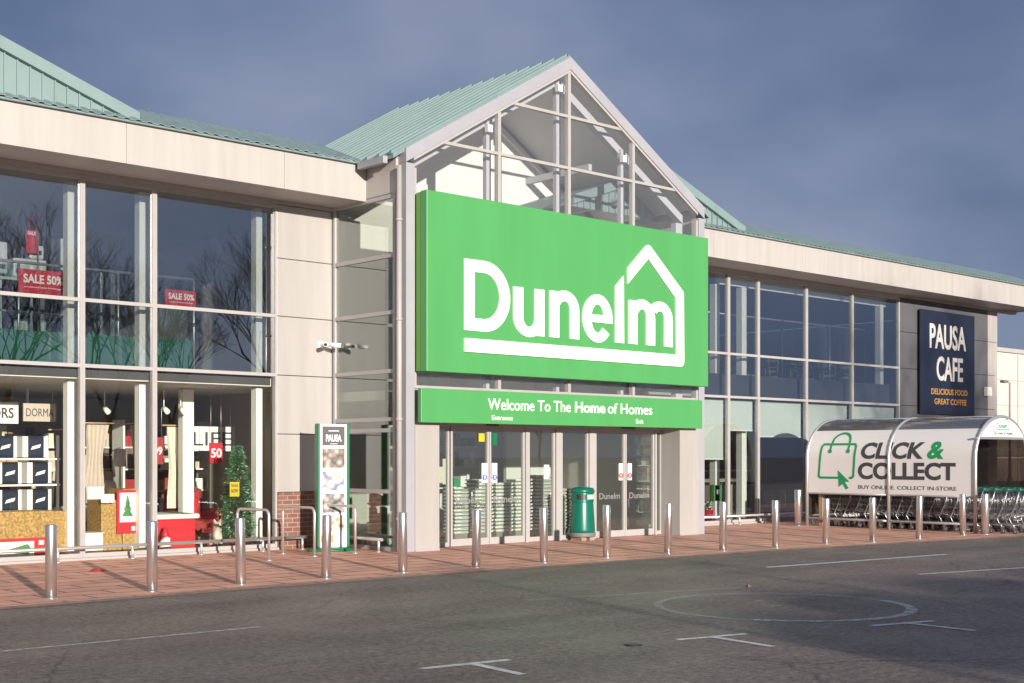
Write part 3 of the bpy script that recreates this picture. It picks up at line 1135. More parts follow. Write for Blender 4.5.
p = MB()
rect(p, 15.82, 16.07, 4.08, 5.395)
band(p, [(16.06, 5.395)] + arc(16.30, 4.735, .66, .66, 90, -90, 26) + [(16.06, 4.08)], [(16.06, 5.17)] + arc(16.30, 4.74, .39, .43, 90, -90, 26) + [(16.06, 4.31)], fs_, .001, dep())
p.build('letter', M['white'], sg_)
p = MB()
rect(p, 17.04, 17.30, 4.419, 4.985)
ring(p, 17.45, 4.42, .41, .375, .15, .18, 180, 360)
rect(p, 17.60, 17.86, 4.08, 4.985)
p.build('letter', M['white'], sg_)
p = MB()
rect(p, 18.0, 18.26, 4.08, 4.99)
ring(p, 18.41, 4.64, .405, .38, .15, .17, 150, 0)
rect(p, 18.56, 18.815, 4.08, 4.641)
p.build('letter', M['white'], sg_)
p = MB()
ring(p, 19.345, 4.535, .435, .488, .185, .285, 2, 322)
rect(p, 19.12, 19.775, 4.455, 4.61)
p.build('letter', M['white'], sg_)
p = MB()
p.prism([(19.865, 4.08), (20.125, 4.08), (20.115, 5.47), (19.865, 5.235)], fs_, .001, dep())
p.build('letter', M['white'], sg_)
p = MB()
rect(p, 20.27, 20.535, 4.08, 4.985)
ring(p, 20.675, 4.65, .405, .375, .14, .17, 150, 0)
rect(p, 20.815, 21.08, 4.08, 4.651)
ring(p, 21.235, 4.65, .405, .375, .15, .17, 140, 0)
rect(p, 21.385, 21.64, 4.08, 4.651)
p.build('letter', M['white'], sg_)
p = MB()
p.prism([(15.82, 3.68)] + arc(21.90, 3.80, .12, .12, -90, 0, 6) + arc(21.90, 5.235, .105, .105, 0, 42, 5) + arc(20.865, 6.06, .12, .12, 47, 133, 8) +
        [(20.235, 5.645), (20.235, 5.315), (20.865, 5.895), (21.755, 5.13), (21.775, 3.93), (15.82, 3.93)], fs_, .001, dep())
p.build('house_outline', M['white'], sg_)

ws = thing('welcome_sign', 'long low green fascia sign with white welcome wording above the entrance doors', 'sign', (18.7, -2.4, 2.36))
p = MB(); p.rbox(14.90, 22.80, -2.5, -2.40, 2.365, 2.985, .01); p.build('panel', M['green'], ws)
p = MB(); p.box(15.1, 22.6, -2.398, -2.275, 2.45, 2.9); p.build('mount', M['dark'], ws)
wf = front(-2.5)
p = MB()
text(p, 'Welcome To The', 16.50, 18.69, 2.63, 2.845, wf, .012, 0.004)
p.build('welcome_lettering', M['white'], ws)
p = MB(); text(p, 'of Homes', 19.77, 21.13, 2.63, 2.845, wf, .012, 0.004); p.build('welcome_lettering', M['white'], ws)
p = MB(); text(p, 'Home', 18.82, 19.69, 2.63, 2.845, wf, .012, 0.022); p.build('welcome_lettering', M['white'], ws)
p = MB(); text(p, 'Entrance', 16.60, 17.13, 2.44, 2.53, wf, .012, 0.0); p.build('entrance_lettering', M['white'], ws)
p = MB(); text(p, 'Exit', 20.63, 20.85, 2.44, 2.53, wf, .012, 0.0); p.build('exit_lettering', M['white'], ws)

cs = thing('cafe_sign', 'tall navy wall sign with white and orange cafe lettering on the grey cladding', 'sign', (37.5, -.1, 3.04))
p = MB(); p.rbox(35.86, 39.08, -.16, -.10, 3.04, 6.18, .008); p.build('panel', M['navy'], cs)
p = MB(); p.box(35.95, 38.99, -.098, -.032, 3.12, 6.10); p.build('mount', M['black'], cs)
cf = front(-.16)
p = MB(); text(p, 'PAUSA', 36.36, 38.52, 5.03, 5.79, cf, .015, 0.022); p.build('lettering', M['offwhite'], cs)
p = MB(); text(p, 'CAFE', 36.76, 38.33, 4.06, 4.81, cf, .015, 0.022); p.build('lettering', M['offwhite'], cs)
p = MB(); text(p, 'DELICIOUS FOOD', 36.46, 38.62, 3.64, 3.82, cf, .01, 0.015); p.build('lettering', M['orange'], cs)
p = MB(); text(p, 'GREAT COFFEE', 36.64, 38.55, 3.34, 3.52, cf, .01, 0.015); p.build('lettering', M['orange'], cs)

wl = thing('wall_light', 'small white box light on the grey cladding right of the navy sign', 'light', (40.0, -.06, 3.72))
p = MB(); p.rbox(39.86, 40.14, -.2, -.035, 3.68, 3.98, .03); p.build('housing', M['white'], wl)
p = MB(); p.box(39.9, 40.1, -.215, -.2, 3.70, 3.84); p.build('lens', M['card'], wl)

cc = thing('security_camera', 'white twin-headed security camera on the cream cladding near the glazed corner', 'camera', (14.4, -.05, 3.9))
p = MB(); p.box(14.35, 14.45, -.06, -.032, 3.82, 3.95); p.tube((14.4, -.08, 3.88), (14.4, -.34, 3.88), .03); p.build('bracket', M['white'], cc)
for dx in (-.11, .11):
    p = MB(); p.tube((14.4 + dx * .3, -.36, 3.87), (14.4 + dx * 1.6, -.48, 3.85), .042, 12); p.tube((14.4, -.34, 3.88), (14.4 + dx * .6, -.38, 3.87), .03)
    p.build('camera_head', M['white'], cc)
    p = MB(); p.tube((14.4 + dx * 1.6, -.48, 3.85), (14.4 + dx * 1.65, -.484, 3.849), .032, 12); p.build('lens', M['black'], cc)

# ------------------------------------------------------------------ bollards
BP = [gnd(x, y) for x, y in zip((51, 152, 241, 326, 403, 476, 544, 607, 668, 723, 776, 826, 873, 919, 963), (600, 593, 586, 580, 574, 569, 564, 559, 555, 552, 549, 545, 543, 540, 536))]
BPOS = ['leftmost steel bollard in the row, in front of the gold display boxes', 'second steel bollard from the left, in front of the window with the bed',
        'steel bollard standing in front of the fir tree in the window', 'steel bollard standing in front of the tall menu stand',
        'steel bollard in front of the downpipe at the left of the entrance', 'steel bollard in front of the left pair of entrance doors',
        'steel bollard just left of the green litter bin', 'steel bollard just right of the green litter bin',
        'steel bollard in front of the right-hand entrance column', 'steel bollard just right of the entrance, before the first pale blind',
        'steel bollard between the entrance and the curved trolley shelter', 'steel bollard in front of the far left corner of the trolley shelter',
        'steel bollard under the bag symbol of the trolley shelter', 'steel bollard under the middle of the shelter lettering',
        'rightmost steel bollard in the row, at the open end of the trolley shelter']
b0 = None
for i, ((x, y), lb) in enumerate(zip(BP, BPOS)):
    if b0 is None:
        b0 = thing('bollard', lb, 'bollard', (0, 0, 0), 'steel bollards along the kerb')
        p = MB(); p.lathe([(.068, .0), (.068, .885), (.064, .897), (.05, .902)], 24); p.build('post', M['steel'], b0)
        p = MB(); p.lathe([(.084, .0), (.084, .006), (.07, .012)], 24); p.build('base_collar', M['steel'], b0)
        b0.location = (x, y, .02)
    else:
        o = dup(b0, (x, y, .02), i * 0.7, lb)
        o.rotation_euler = (R(.7 * math.sin(i * 2.3)), R(.7 * math.cos(i * 3.1)), i * .7)

# low trolley rails along the glass
def rail(name, label, pts, posts, z=.25):
    t = thing(name, label, 'rail', (pts[0][0], pts[0][1], .02), 'low steel rails along the shopfront')
    p = MB(); p.path([(a, b, z) for a, b in pts], .03, 10); p.build('tube', M['steel_thin'], t)
    for a, b in posts:
        p = MB(); p.tube((a, b, .02), (a, b, z), .024, 8); p.lathe([(.05, .0), (.05, .012)], 12, (a, b, .022)); p.build('post', M['steel_thin'], t)
    return t


rail('low_rail', 'low steel rail along the foot of the left shop window', [(4.6, -.34), (13.9, -.34)], [(x, -.34) for x in (4.8, 6.4, 7.7, 9.1, 10.4, 11.7, 12.95, 13.8)])
rail('low_rail', 'short low steel rail at the foot of the glazed entrance side wall', [(14.40, -.45), (14.40, -2.0)], [(14.40, -.55), (14.40, -1.9)])
rail('low_rail', 'low steel rail under the pale blinds right of the entrance', [(23.7, -.34), (34.6, -.34)], [(x, -.34) for x in (23.9, 25.4, 26.9, 28.4, 29.9, 31.4, 32.9, 34.4)])

# cycle hoops
def hoop(x, y, rz, label, wd=.72, h=.84):
    t = thing('cycle_hoop', label, 'cycle hoop', (0, 0, 0), 'steel cycle hoops by the window')
    w2, r = wd / 2, .1
    pts = [(-w2, 0, 0), (-w2, 0, h - r)] + [(-w2 + r - r * math.cos(R(a)), 0, h - r + r * math.sin(R(a))) for a in (22, 45, 68)] + [(-w2 + r, 0, h), (w2 - r, 0, h)] + \
          [(w2 - r + r * math.sin(R(a)), 0, h - r + r * math.cos(R(a))) for a in (22, 45, 68)] + [(w2, 0, h - r), (w2, 0, 0)]
    p = MB(); p.path(pts, .024, 10); p.build('tube', M['steel_thin'], t)
    for s in (-1, 1):
        p = MB(); p.lathe([(.055, 0), (.055, .012)], 14, (w2 * s, 0, 0)); p.build('foot_plate', M['steel_thin'], t)
    t.location = (x, y, .021)
    t.rotation_euler = (0, 0, rz)
    return t


def hoop2(a, b, label):
    (x0, y0), (x1, y1) = a, b
    hoop((x0 + x1) / 2, (y0 + y1) / 2, math.atan2(y1 - y0, x1 - x0), label, math.hypot(x1 - x0, y1 - y0))


hoop2((11.88, -2.25), (11.82, -1.35), 'steel cycle hoop standing in front of the fir tree')
hoop2((12.95, -2.0), (12.89, -1.1), 'steel cycle hoop in front of the low brick plinth')
hoop2((13.92, -1.85), (13.86, -1.45 + .52), 'steel cycle hoop in front of the tall menu stand')

# menu stand
mt = thing('menu_stand', 'tall white menu stand with green sides and four food photographs', 'menu stand', (0, 0, 0))
p = MB(); p.lathe([(.48, 0), (.48, .035), (.36, .06), (.1, .07)], 32, sy=.62); p.build('base', M['totem_green'], mt)
p = MB(); p.box(-.26, .26, -.06, .06, .07, 2.32); p.build('panel', M['card'], mt)
for s in (-1, 1):
    p = MB(); p.rbox(min(.262 * s, .315 * s), max(.262 * s, .315 * s), -.085, .085, .06, 2.33, .02); p.build('side_rail', M['totem_green'], mt)
mf = front(-.06)
p = MB(); p.box(-.215, .215, -.072, -.061, 1.93, 2.28); p.build('header', M['charcoal'], mt)
p = MB(); text(p, 'PAUSA', -.15, .15, 2.0, 2.13, front(-.0725), .006, .03); p.box(-.1, .1, -.078, -.073, 2.19, 2.203); p.box(-.07, .07, -.078, -.073, 1.955, 1.963); p.build('header_lettering', M['white'], mt)
for i, z in enumerate((1.52, 1.11, .70, .36)):
    p = MB(); p.box(-.215, .215, -.072, -.061, z, z + (.35 if i < 3 else .28)); p.build('food_photo', FOODS[i], mt)
p = MB(); p.box(-.25, .0, -.0705, -.061, .16, .29); p.build('price_label', M['orange'], mt)
mt.location = (14.0, -1.02, .022)
mt.rotation_euler = (0, 0, -R(14))

# litter bin
lb = thing('litter_bin', 'dark green rounded litter bin beside the entrance doors', 'litter bin', (0, 0, 0))
p = MB(); p.lathe([(.20, .15), (.268, .16), (.272, .22), (.235, .78), (.232, .80)], 28, sy=.9); p.build('body', M['bin'], lb)
p = MB(); p.lathe([(.275, .075), (.285, .09), (.285, .155), (.27, .165)], 28, sy=.9); p.build('base_band', M['bin_grey'], lb)
for s in (-1, 1):
    p = MB(); p.box(.05 * s - (.14 if s < 0 else 0), .05 * s + (.14 if s > 0 else 0), -.16, .16, 0, .074); p.build('foot', M['greypost'], lb)
p = MB(); p.lathe([(.245, .98), (.262, .985), (.262, 1.03), (.235, 1.075), (.12, 1.10), (.0, 1.10)], 28, sy=.9); p.build('hood', M['bin'], lb)
n = 28
p = MB()      # waist ring with posting slots
for i in range(n):
    a0, a1 = 2 * math.pi * i / n, 2 * math.pi * (i + 1) / n
    am = R(360) * (i + .5) / n
    for r, mi in ((.228, 1),):
        p.add([(r * math.cos(a), r * .9 * math.sin(a), z) for a, z in ((a0, .80), (a1, .80), (a1, .98), (a0, .98))], [(0, 1, 2, 3)], mi)
p.build('liner', [M['bin'], M['black']], lb)
p = MB()
for i in range(n):
    a0, a1 = 2 * math.pi * i / n, 2 * math.pi * (i + 1) / n
    deg = 360 * (i + .5) / n
    slot = (190 < deg < 245) or (10 < deg < 65)
    zs = [(.80, .84), (.95, .98)] if slot else [(.80, .98)]
    for za, zb in zs:
        p.add([(r * math.cos(a), r * .9 * math.sin(a), z) for r in (.236, .246) for a, z in ((a0, za), (a1, za), (a1, zb), (a0, zb))],
              [(4, 5, 6, 7), (3, 2, 1, 0), (0, 1, 5, 4), (3, 7, 6, 2), (0, 4, 7, 3), (1, 2, 6, 5)])
p.build('slotted_collar', M['bin'], lb)
p = MB()
for i in range(10):
    a0, a1 = R(252 + 6 * i), R(258 + 6 * i)
    p.add([(r * math.cos(a), r * .9 * math.sin(a), z) for r in (.2475, .252) for a, z in ((a0, .85), (a1, .85), (a1, .945), (a0, .945))],
          [(4, 5, 6, 7), (3, 2, 1, 0), (0, 1, 5, 4), (3, 7, 6, 2), (0, 4, 7, 3), (1, 2, 6, 5)])
p.build('label_band', M['bin_band'], lb)
lb.location = (19.55, -2.0, .022)

# ------------------------------------------------------------------ trolley shelter
SX, SXC, SA, SZ, SH = 27.80, 29.0, 1.2, 1.72, .95


def shell(u, z, d):         # near side of the shelter: u runs along the shelter, towards the street
    x = SXC - (SA + d) * (math.sqrt(max(0, 1 - ((z - SZ) / (SH + d)) ** 2)) if z > SZ else 1)
    return Vector((x, -u, z))


def archpts(off=0, n=22, z0=0.02):
    pts = [(SXC - SA - off, z0)] + [(SXC - (SA + off) * math.cos(math.pi * i / n), SZ + (SH + off) * math.sin(math.pi * i / n)) for i in range(n + 1)] + [(SXC + SA + off, z0)]
    return pts


Y0, Y1, Y2 = -1.75, -4.05, -6.25
sh = thing('trolley_shelter', 'curved trolley shelter with a white lettered side banner and smoked roof', 'trolley shelter', (SXC, -4.1, .02))
for y in (Y0, Y1, Y2):
    p = MB(); p.path([(x, y, z) for x, z in archpts()], .04, 10); p.build('arch_frame', M['steel_thin'], sh)
for x, z in ((SXC - SA, .84), (SXC + SA, .84), (SXC, SZ + SH), (SXC - SA, .22), (SXC + SA, .22)):
    p = MB()
    for ya, yb in ((Y0 - .04, Y1 + .04), (Y1 - .04, Y2 + .04)):
        p.tube((x, ya, z), (x, yb, z), .025 if z > .5 else .03)
    p.build('rail', M['steel_thin'], sh)


def skin(zs, d0, d1, y0, y1, m, name, side=1):
    s_ = MB()
    ring_ = []
    n = len(zs)
    vs, fs = [], []
    for (d) in (d0, d1):
        for (x, z) in zs(d):
            vs += [(x, y0, z), (x, y1, z)]
    k = len(vs) // 4
    for i in range(k - 1):
        a, b = 2 * i, 2 * (i + 1)
        o = 2 * k
        fs += [(a, b, b + 1, a + 1), (o + a, o + a + 1, o + b + 1, o + b), (a, o + a, o + b, b), (a + 1, b + 1, o + b + 1, o + a + 1)]
    e2 = 2 * (k - 1)
    fs += [(0, 1, 2 * k + 1, 2 * k), (e2, e2 + 1, 2 * k + e2 + 1, 2 * k + e2)]
    s_.add(vs, fs, 0, False)
    return s_.build(name, m, sh)


class ZS(list):
    def __init__(s, a, b, n=14, zlo=None):
        super().__init__(range(n + 1))
        s.a, s.b, s.n, s.zlo = a, b, n, zlo

    def __call__(s, d):
        r = []
        if s.zlo is not None:
            r.append((SXC - SA - d, s.zlo))
        for i in range(s.n + 1):
            t = R(s.a + (s.b - s.a) * i / s.n)
            r.append((SXC - (SA + d) * math.cos(t), SZ + (SH + d) * math.sin(t)))
        return r


for ya, yb in ((Y0 - .045, Y1 + .045), (Y1 - .045, Y2 + .045)):
    skin(ZS(0, 44, 10, .86), .0, .012, ya, yb, M['banner'], 'banner')
    skin(ZS(44.4, 140, 16), .0, .008, ya, yb, M['poly'], 'roof_sheet')
    skin(ZS(140.3, 180, 8), .0, .008, ya, yb, M['poly_dark'], 'side_sheet')
    p = MB(); p.box(SXC + SA, SXC + SA + .008, yb, ya, .86, SZ - .002); p.build('side_sheet', M['poly_dark'], sh)
p = MB()
for x in (SXC - SA + .08,):
    pass
p.prism([(x, z) for x, z in archpts(-.05)[1:-1]], lambda u, v, d: Vector((u, d, v)), Y0 - .01, Y0 + .0)
p.box(SXC - SA + .05, SXC + SA - .05, Y0 - .01, Y0, .3, SZ)
p.build('end_sheet', M['poly_dark'], sh)
# white half-moon panel and cross bars on the open end
zt = 2.20
th0 = math.degrees(math.asin((zt - SZ) / (SH - .04)))
p = MB()
p.prism([(SXC - (SA - .04) * math.cos(R(th0 + (180 - 2 * th0) * i / 20)), SZ + (SH - .04) * math.sin(R(th0 + (180 - 2 * th0) * i / 20))) for i in range(21)], front(Y2 - .02), 0, .015)
hm = p.build('name_panel', M['white'], sh)
p = MB(); text(p, 'Dunelm', SXC - .28, SXC + .22, 2.40, 2.52, front(Y2 - .036), .004, .02)
p.build('name_lettering', M['green_ink'], hm)
p = MB()
stroke(p, [(SXC - .28, 2.37), (SXC + .28, 2.37), (SXC + .28, 2.55), (SXC + .18, 2.62), (SXC + .08, 2.55)], .025, front(Y2 - .036), 0, .004)
p.build('house_outline', M['green_ink'], hm)
p = MB(); text(p, 'The Home of Homes', SXC - .46, SXC + .46, 2.25, 2.33, front(Y2 - .036), .004, .015); p.build('name_lettering', M['charcoal'], hm)
for z in (2.17, 1.36):
    p = MB(); p.box(SXC - SA + .04, SXC + SA - .04, Y0 + .01 if z < 2 else Y2 - .02, (Y0 + .04) if z < 2 else Y2 + .02, z - .025, z + .02); p.build('cross_bar', M['steel_thin'], sh)
# banner lettering
sl = [1.72 + .04 * i for i in range(20)]
surf = lambda u, v, d: shell(u, v, d + .0125)
lt = MB()
ital = lambda u, v, d: surf(u + .16 * (v - 1.69), v, d)
text(lt, 'CLICK', 3.27, 4.95, 1.69, 2.09, ital, .004, .035, slices=sl)
text(lt, 'COLLECT', 3.22, 5.78, 1.20, 1.61, surf, .004, .035, slices=sl)
lt.build('banner_lettering', M['charcoal'], sh)
lt = MB(); text(lt, '&', 5.05, 5.47, 1.69, 2.10, ital, .004, .035, slices=sl); lt.build('banner_ampersand', M['green_ink'], sh)
lt = MB(); text(lt, 'BUY ONLINE. COLLECT IN-STORE', 3.23, 5.80, .97, 1.06, surf, .004, .0, slices=sl); lt.build('banner_lettering', M['charcoal'], sh)
lt = MB()
W_ = .055


def dense(pts, st=.05):
    r = []
    for a, b in zip(pts, pts[1:]):
        k_ = max(1, int(math.hypot(b[0] - a[0], b[1] - a[1]) / st))
        r += [(a[0] + (b[0] - a[0]) * i / k_, a[1] + (b[1] - a[1]) * i / k_) for i in range(k_)]
    return r + [pts[-1]]


stroke(lt, dense([(2.75, 1.23), (2.15, 1.23), (2.10, 1.27), (2.17, 2.0), (2.22, 2.05), (2.5, 2.05), (2.8, 2.05), (3.10, 2.05), (3.14, 2.0), (3.09, 1.27), (3.04, 1.23), (2.97, 1.23)]), W_, surf, 0, .005)
stroke(lt, [(2.42, 1.90), (2.43, 2.0), (2.45, 2.1)] + arc(2.69, 2.12, .24, .20, 180, 0, 14) + [(2.94, 2.0), (2.93, 1.90)], W_, surf, 0, .005)
for u in (2.42, 2.93):
    lt.prism(arc(u, 1.88, .055, .05, 0, 345, 15), surf, 0, .006)
lt.prism([(2.66, 1.41), (2.98, 1.14), (2.85, 1.13), (2.96, .985), (2.89, .95), (2.79, 1.09), (2.69, 1.01)], surf, 0, .0065)
lt.build('bag_symbol', M['green_ink'], sh)
for x, y, lbl in ((27.68, -6.55, 'short thick steel post at the open front corner of the trolley shelter'), (27.62, -1.6, 'short thick steel post at the rear corner of the trolley shelter'), (29.0 + 1.45, -6.5, 'short thick steel post at the right front corner of the trolley shelter')):
    t = thing('guard_post', lbl, 'post', (x, y, .02), 'guard posts at the trolley shelter')
    p = MB(); p.lathe([(.085, 0), (.085, .88), (.078, .90), (.05, .905)], 20, (x, y, .02)); p.build('post', M['steel'], t)
    p = MB(); p.lathe([(.105, 0), (.105, .01)], 20, (x, y, .021)); p.build('base_collar', M['steel'], t)
t = thing('timber_post', 'tan timber post standing inside the rear corner of the trolley shelter', 'post', (27.98, -2.0, .02))
p = MB(); p.rbox(27.92, 28.04, -2.12, -2.0, .02, .84, .01); p.build('post', M['greypost'], t)
p = MB(); p.box(27.915, 28.045, -2.125, -1.995, .841, .855); p.build('cap', M['steel_thin'], t)

# trolleys
tr = thing('shopping_trolley', 'x', 'trolley', (0, 0, 0), 'nested shopping trolleys in the shelter')
p = MB()
bw0, bw1 = .20, .27


def hw(y):        # half width, y from 0 (handle) to .85 (nose)
    return .27 - .06 * y / .85


def zb(y):
    return .40 + .12 * y / .85


wr = .0055
for k in range(5):
    t_ = k / 4
    pts = []
    zz = lambda y: zb(y) + (.98 - .06 * y / .85 - zb(y)) * t_
    rr = .008 if k in (0, 4) else wr
    for s in (-1, 1):
        p.tube((s * hw(0), 0, zz(0)), (s * hw(.85), .85, zz(.85)), rr, 5)
    p.tube((-hw(.85), .85, zz(.85)), (hw(.85), .85, zz(.85)), rr, 5)
for i in range(11):
    y = .85 * i / 10
    for s in (-1, 1):
        p.tube((s * hw(y), y, zb(y)), (s * hw(y), y, .98 - .06 * y / .85), wr, 4)
    p.tube((-hw(y), y, zb(y)), (hw(y), y, zb(y)), wr, 4)
for i in range(1, 7):
    u = -1 + 2 * i / 7
    p.tube((u * hw(.85), .85, zb(.85)), (u * hw(.85), .85, .92), wr, 4)
    p.tube((u * hw(0), 0, zb(0)), (u * hw(.85), .85, zb(.85)), wr, 4)
p.build('wire_basket', M['chrome'], tr)
p = MB()
for s in (-1, 1):
    p.path([(s * .27, .0, .98), (s * .28, -.06, .95), (s * .275, .05, .60), (s * .27, .18, .34), (s * .26, .10, .20), (s * .25, .05, .15)], .013, 6)
    p.path([(s * .26, .10, .20), (s * .22, .5, .22), (s * .17, .88, .17)], .013, 6)
    p.path([(s * .24, .25, .30), (s * .2, .45, .52)], .011, 6)
p.tube((-.17, .88, .17), (.17, .88, .17), .013, 6)
p.tube((-.26, .10, .20), (.26, .10, .20), .013, 6)
p.build('chassis', M['chrome'], tr)
p = MB(); p.tube((-.28, -.07, 1.0), (.28, -.07, 1.0), .014, 10); p.box(-.29, -.26, -.08, .03, .95, 1.02); p.box(.26, .29, -.08, .03, .95, 1.02); p.build('handle', M['tgreen'], tr)
for s, y in ((-.25, .05), (.25, .05), (-.17, .88), (.17, .88)):
    p = MB(); p.tube((s - .015, y, .063), (s + .015, y, .063), .062, 14); wh = p.build('wheel', M['rubber'], tr)
    p = MB(); p.tube((s - .018, y, .063), (s + .018, y, .063), .028, 10); p.box(s - .024, s - .019, y - .02, y + .02, .05, .17); p.box(s + .019, s + .024, y - .02, y + .02, .05, .17); p.build('caster', M['chrome'], wh)
tr.location = (28.42, -7.05, .01)
RN = ['left', 'right']
first = True
for r_i, (x, y0) in enumerate(((28.42, -7.05), (29.08, -7.15), (29.72, -7.0))):
    nn = (17, 16, 15)[r_i]
    for k in range(nn):
        row = ('row nearest the lettered banner', 'middle row under the half-moon panel', 'row farthest from the lettered banner')[r_i]
        if k == 0:
            lbl = 'wire shopping trolley at the street end of the ' + row
        else:
            lbl = 'wire shopping trolley nested inside the ' + row
        if first:
            tr['label'] = lbl; first = False
        else:
            dup(tr, (x + random.Random(k * 7 + r_i).uniform(-.01, .01), y0 + k * .285, .01), 0, lbl)

# ------------------------------------------------------------------ inside the ground-floor windows
def simple(name, label, cat, mats, fill, group=None):
    p = MB(); fill(p)
    return tag(p.build(name, mats), label, cat, group)


FZ = 0.03
su = thing('shelf_unit', 'white wire shelf unit stacked with navy bedding packs behind the window', 'shelves', (8.6, 1.5, FZ))
for x in (7.0, 8.42, 9.84):
    p = MB(); p.box(x - .02, x + .02, 1.35, 1.39, FZ, 2.12); p.box(x - .02, x + .02, 1.81, 1.85, FZ, 2.12); p.build('upright', M['white'], su)
for z in (.12, .80, 1.27, 1.72):
    p = MB(); p.box(6.98, 9.86, 1.30, 1.88, z - .03, z); p.build('shelf', M['white'], su)
# bedding packs: navy bag with pale bands and a small printed pillow
pk = thing('bedding_pack', 'x', 'bedding pack', (0, 0, 0), 'navy bedding packs on the shelves')
p = MB(); p.rbox(-.21, .21, -.2, .2, 0, .38, .05); p.build('bag', M['navy'], pk)
p = MB(); p.box(-.215, -.12, -.208, .19, .012, .372); p.box(.16, .215, -.208, .19, .012, .372); p.build('clear_edge', M['card'], pk)
p = MB(); p.add([(-.07, -.206, .14), (.09, -.206, .18), (.11, -.206, .24), (-.04, -.206, .20), (-.07, -.201, .14), (.09, -.201, .18), (.11, -.201, .24), (-.04, -.201, .20)], [(0, 1, 2, 3), (0, 4, 5, 1), (1, 5, 6, 2), (2, 6, 7, 3), (3, 7, 4, 0)]); p.build('pillow_print', M['white'], pk)
k = 0
for z, row in ((1.725, 'top'), (1.275, 'middle'), (.805, 'lower')):
    for i in range(5):
        x = 7.3 + .53 * i + (.08 if z < 1.5 else 0)
        if x > 9.8:
            continue
        lb_ = 'navy bedding pack with pale bands on the %s shelf, %s along from the window mullion' % (row, ('fifth', 'fourth', 'third', 'second', 'first')[i])
        if k == 0:
            pk.location = (x, 1.55, z); pk['label'] = lb_
        else:
            dup(pk, (x, 1.55, z), 0, lb_)
        k += 1
simple('display_box', 'wide low gold glitter-paper display box below the bedding shelves', 'display box', [M['gold']], lambda p: (p.rbox(8.3, 9.36, .45, 1.15, FZ, .84, .01), p.rbox(9.37, 9.68, .5, 1.1, FZ, .83, .01)))
simple('display_box', 'tall gold glitter-paper display box left of the red panel by the bed', 'display box', [M['gold']], lambda p: (p.rbox(10.30, 10.68, .62, 1.2, FZ, .99, .01), p.rbox(10.69, 11.05, .60, 1.2, FZ, 1.18, .01)))


def poster(name, label, x0, x1, z0, z1, y, tree_side):
    t = thing(name, label, 'poster', ((x0 + x1) / 2, y, z0))
    p = MB(); p.box(x0, x1, y, y + .03, z0, z1); p.build('red_board', M['red'], t)
    W = x1 - x0; Hh = z1 - z0
    if tree_side == 'wide':
        a = (x0 + .05 * W, x0 + .74 * W, z0 + .14 * Hh, z0 + .86 * Hh)
    else:
        a = (x0 + .12 * W, x0 + .9 * W, z0 + .26 * Hh, z0 + .94 * Hh)
    p = MB(); p.box(a[0], a[1], y - .006, y - .0005, a[2], a[3]); p.build('picture', M['card'], t)
    p = MB()
    if tree_side == 'wide':
        cz = (a[2] + a[3]) / 2
        p.prism([(a[0] + .08 * W, cz - .04 * Hh), (a[1] - .12 * W, a[2] + .12 * Hh), (a[1] - .05 * W, cz), (a[1] - .12 * W, a[3] - .12 * Hh)], front(y - .006), .0005, .004)
    else:
        cxx = (a[0] + a[1]) / 2
        for q in range(3):
            zz0 = a[2] + (.2 + .2 * q) * (a[3] - a[2]); ww = (.36 - .1 * q) * (a[1] - a[0])
            p.prism([(cxx - ww, zz0), (cxx + ww, zz0), (cxx, zz0 + .34 * (a[3] - a[2]))], front(y - .006), .0005, .004 + .001 * q)
    p.build('printed_tree', M['xmas'], t)
    p = MB()
    if tree_side == 'wide':
        p.box(x1 - .17 * W, x1 - .07 * W, y - .006, y - .0005, z1 - .32 * Hh, z1 - .12 * Hh)
    else:
        p.box(x1 - .3 * W, x1 - .12 * W, y - .006, y - .0005, z0 + .06 * Hh, z0 + .16 * Hh)
    p.build('price_spot', M['white'], t)


poster('poster', 'wide red tree poster leaning on the low gold box', 8.36, 9.24, FZ, .40, .40, 'wide')
poster('poster', 'upright red tree poster leaning on the tall gold box', 10.56, 10.94, .40, 1.16, .56, 'tall')
simple('notice_card', 'small white notice card beside the upright red poster', 'card', [M['card']], lambda p: (p.box(10.22, 10.46, .46, .475, .95, 1.10), p.box(10.33, 10.345, .476, .60, .94, .96)))
simple('white_plinth', 'plain low white display plinth at the foot of the window', 'plinth', [M['card']], lambda p: (p.rbox(9.98, 10.30, .55, 1.0, FZ, .42, .012), p.rbox(9.96, 10.32, .53, 1.02, .421, .435, .005)))
# bed
bd = thing('bed', 'double bed with rumpled white linen behind the left shop window', 'bed', (11.3, 2.8, FZ))
p = MB(); p.rbox(10.5, 12.1, 2.0, 4.0, .15, .55, .05); p.build('base', M['curtain'], bd)
p = MB()
rnd = random.Random(3)
gn = 14
vs, fs2 = [], []
for j in range(gn + 1):
    for i in range(gn + 1):
        u, v = i / gn, j / gn
        ed = min(u, 1 - u, v) * 8
        vs.append((10.44 + 1.72 * u, 1.92 + 1.6 * v, .56 + .22 * min(1, ed) + rnd.uniform(-.02, .035)))
for j in range(gn):
    for i in range(gn):
        a = j * (gn + 1) + i
        fs2.append((a, a + 1, a + gn + 2, a + gn + 1))
p.add(vs, fs2, 0, True)
p.build('duvet', M['linen'], bd)
for x in (10.9, 11.7):
    p = MB(); p.rbox(x - .33, x + .33, 3.5, 3.8, .8, 1.28, .12); p.build('pillow', M['linen'], bd)
p = MB(); p.rbox(10.45, 12.15, 4.0, 4.08, .03, 1.45, .02); p.build('headboard', M['curtain'], bd)


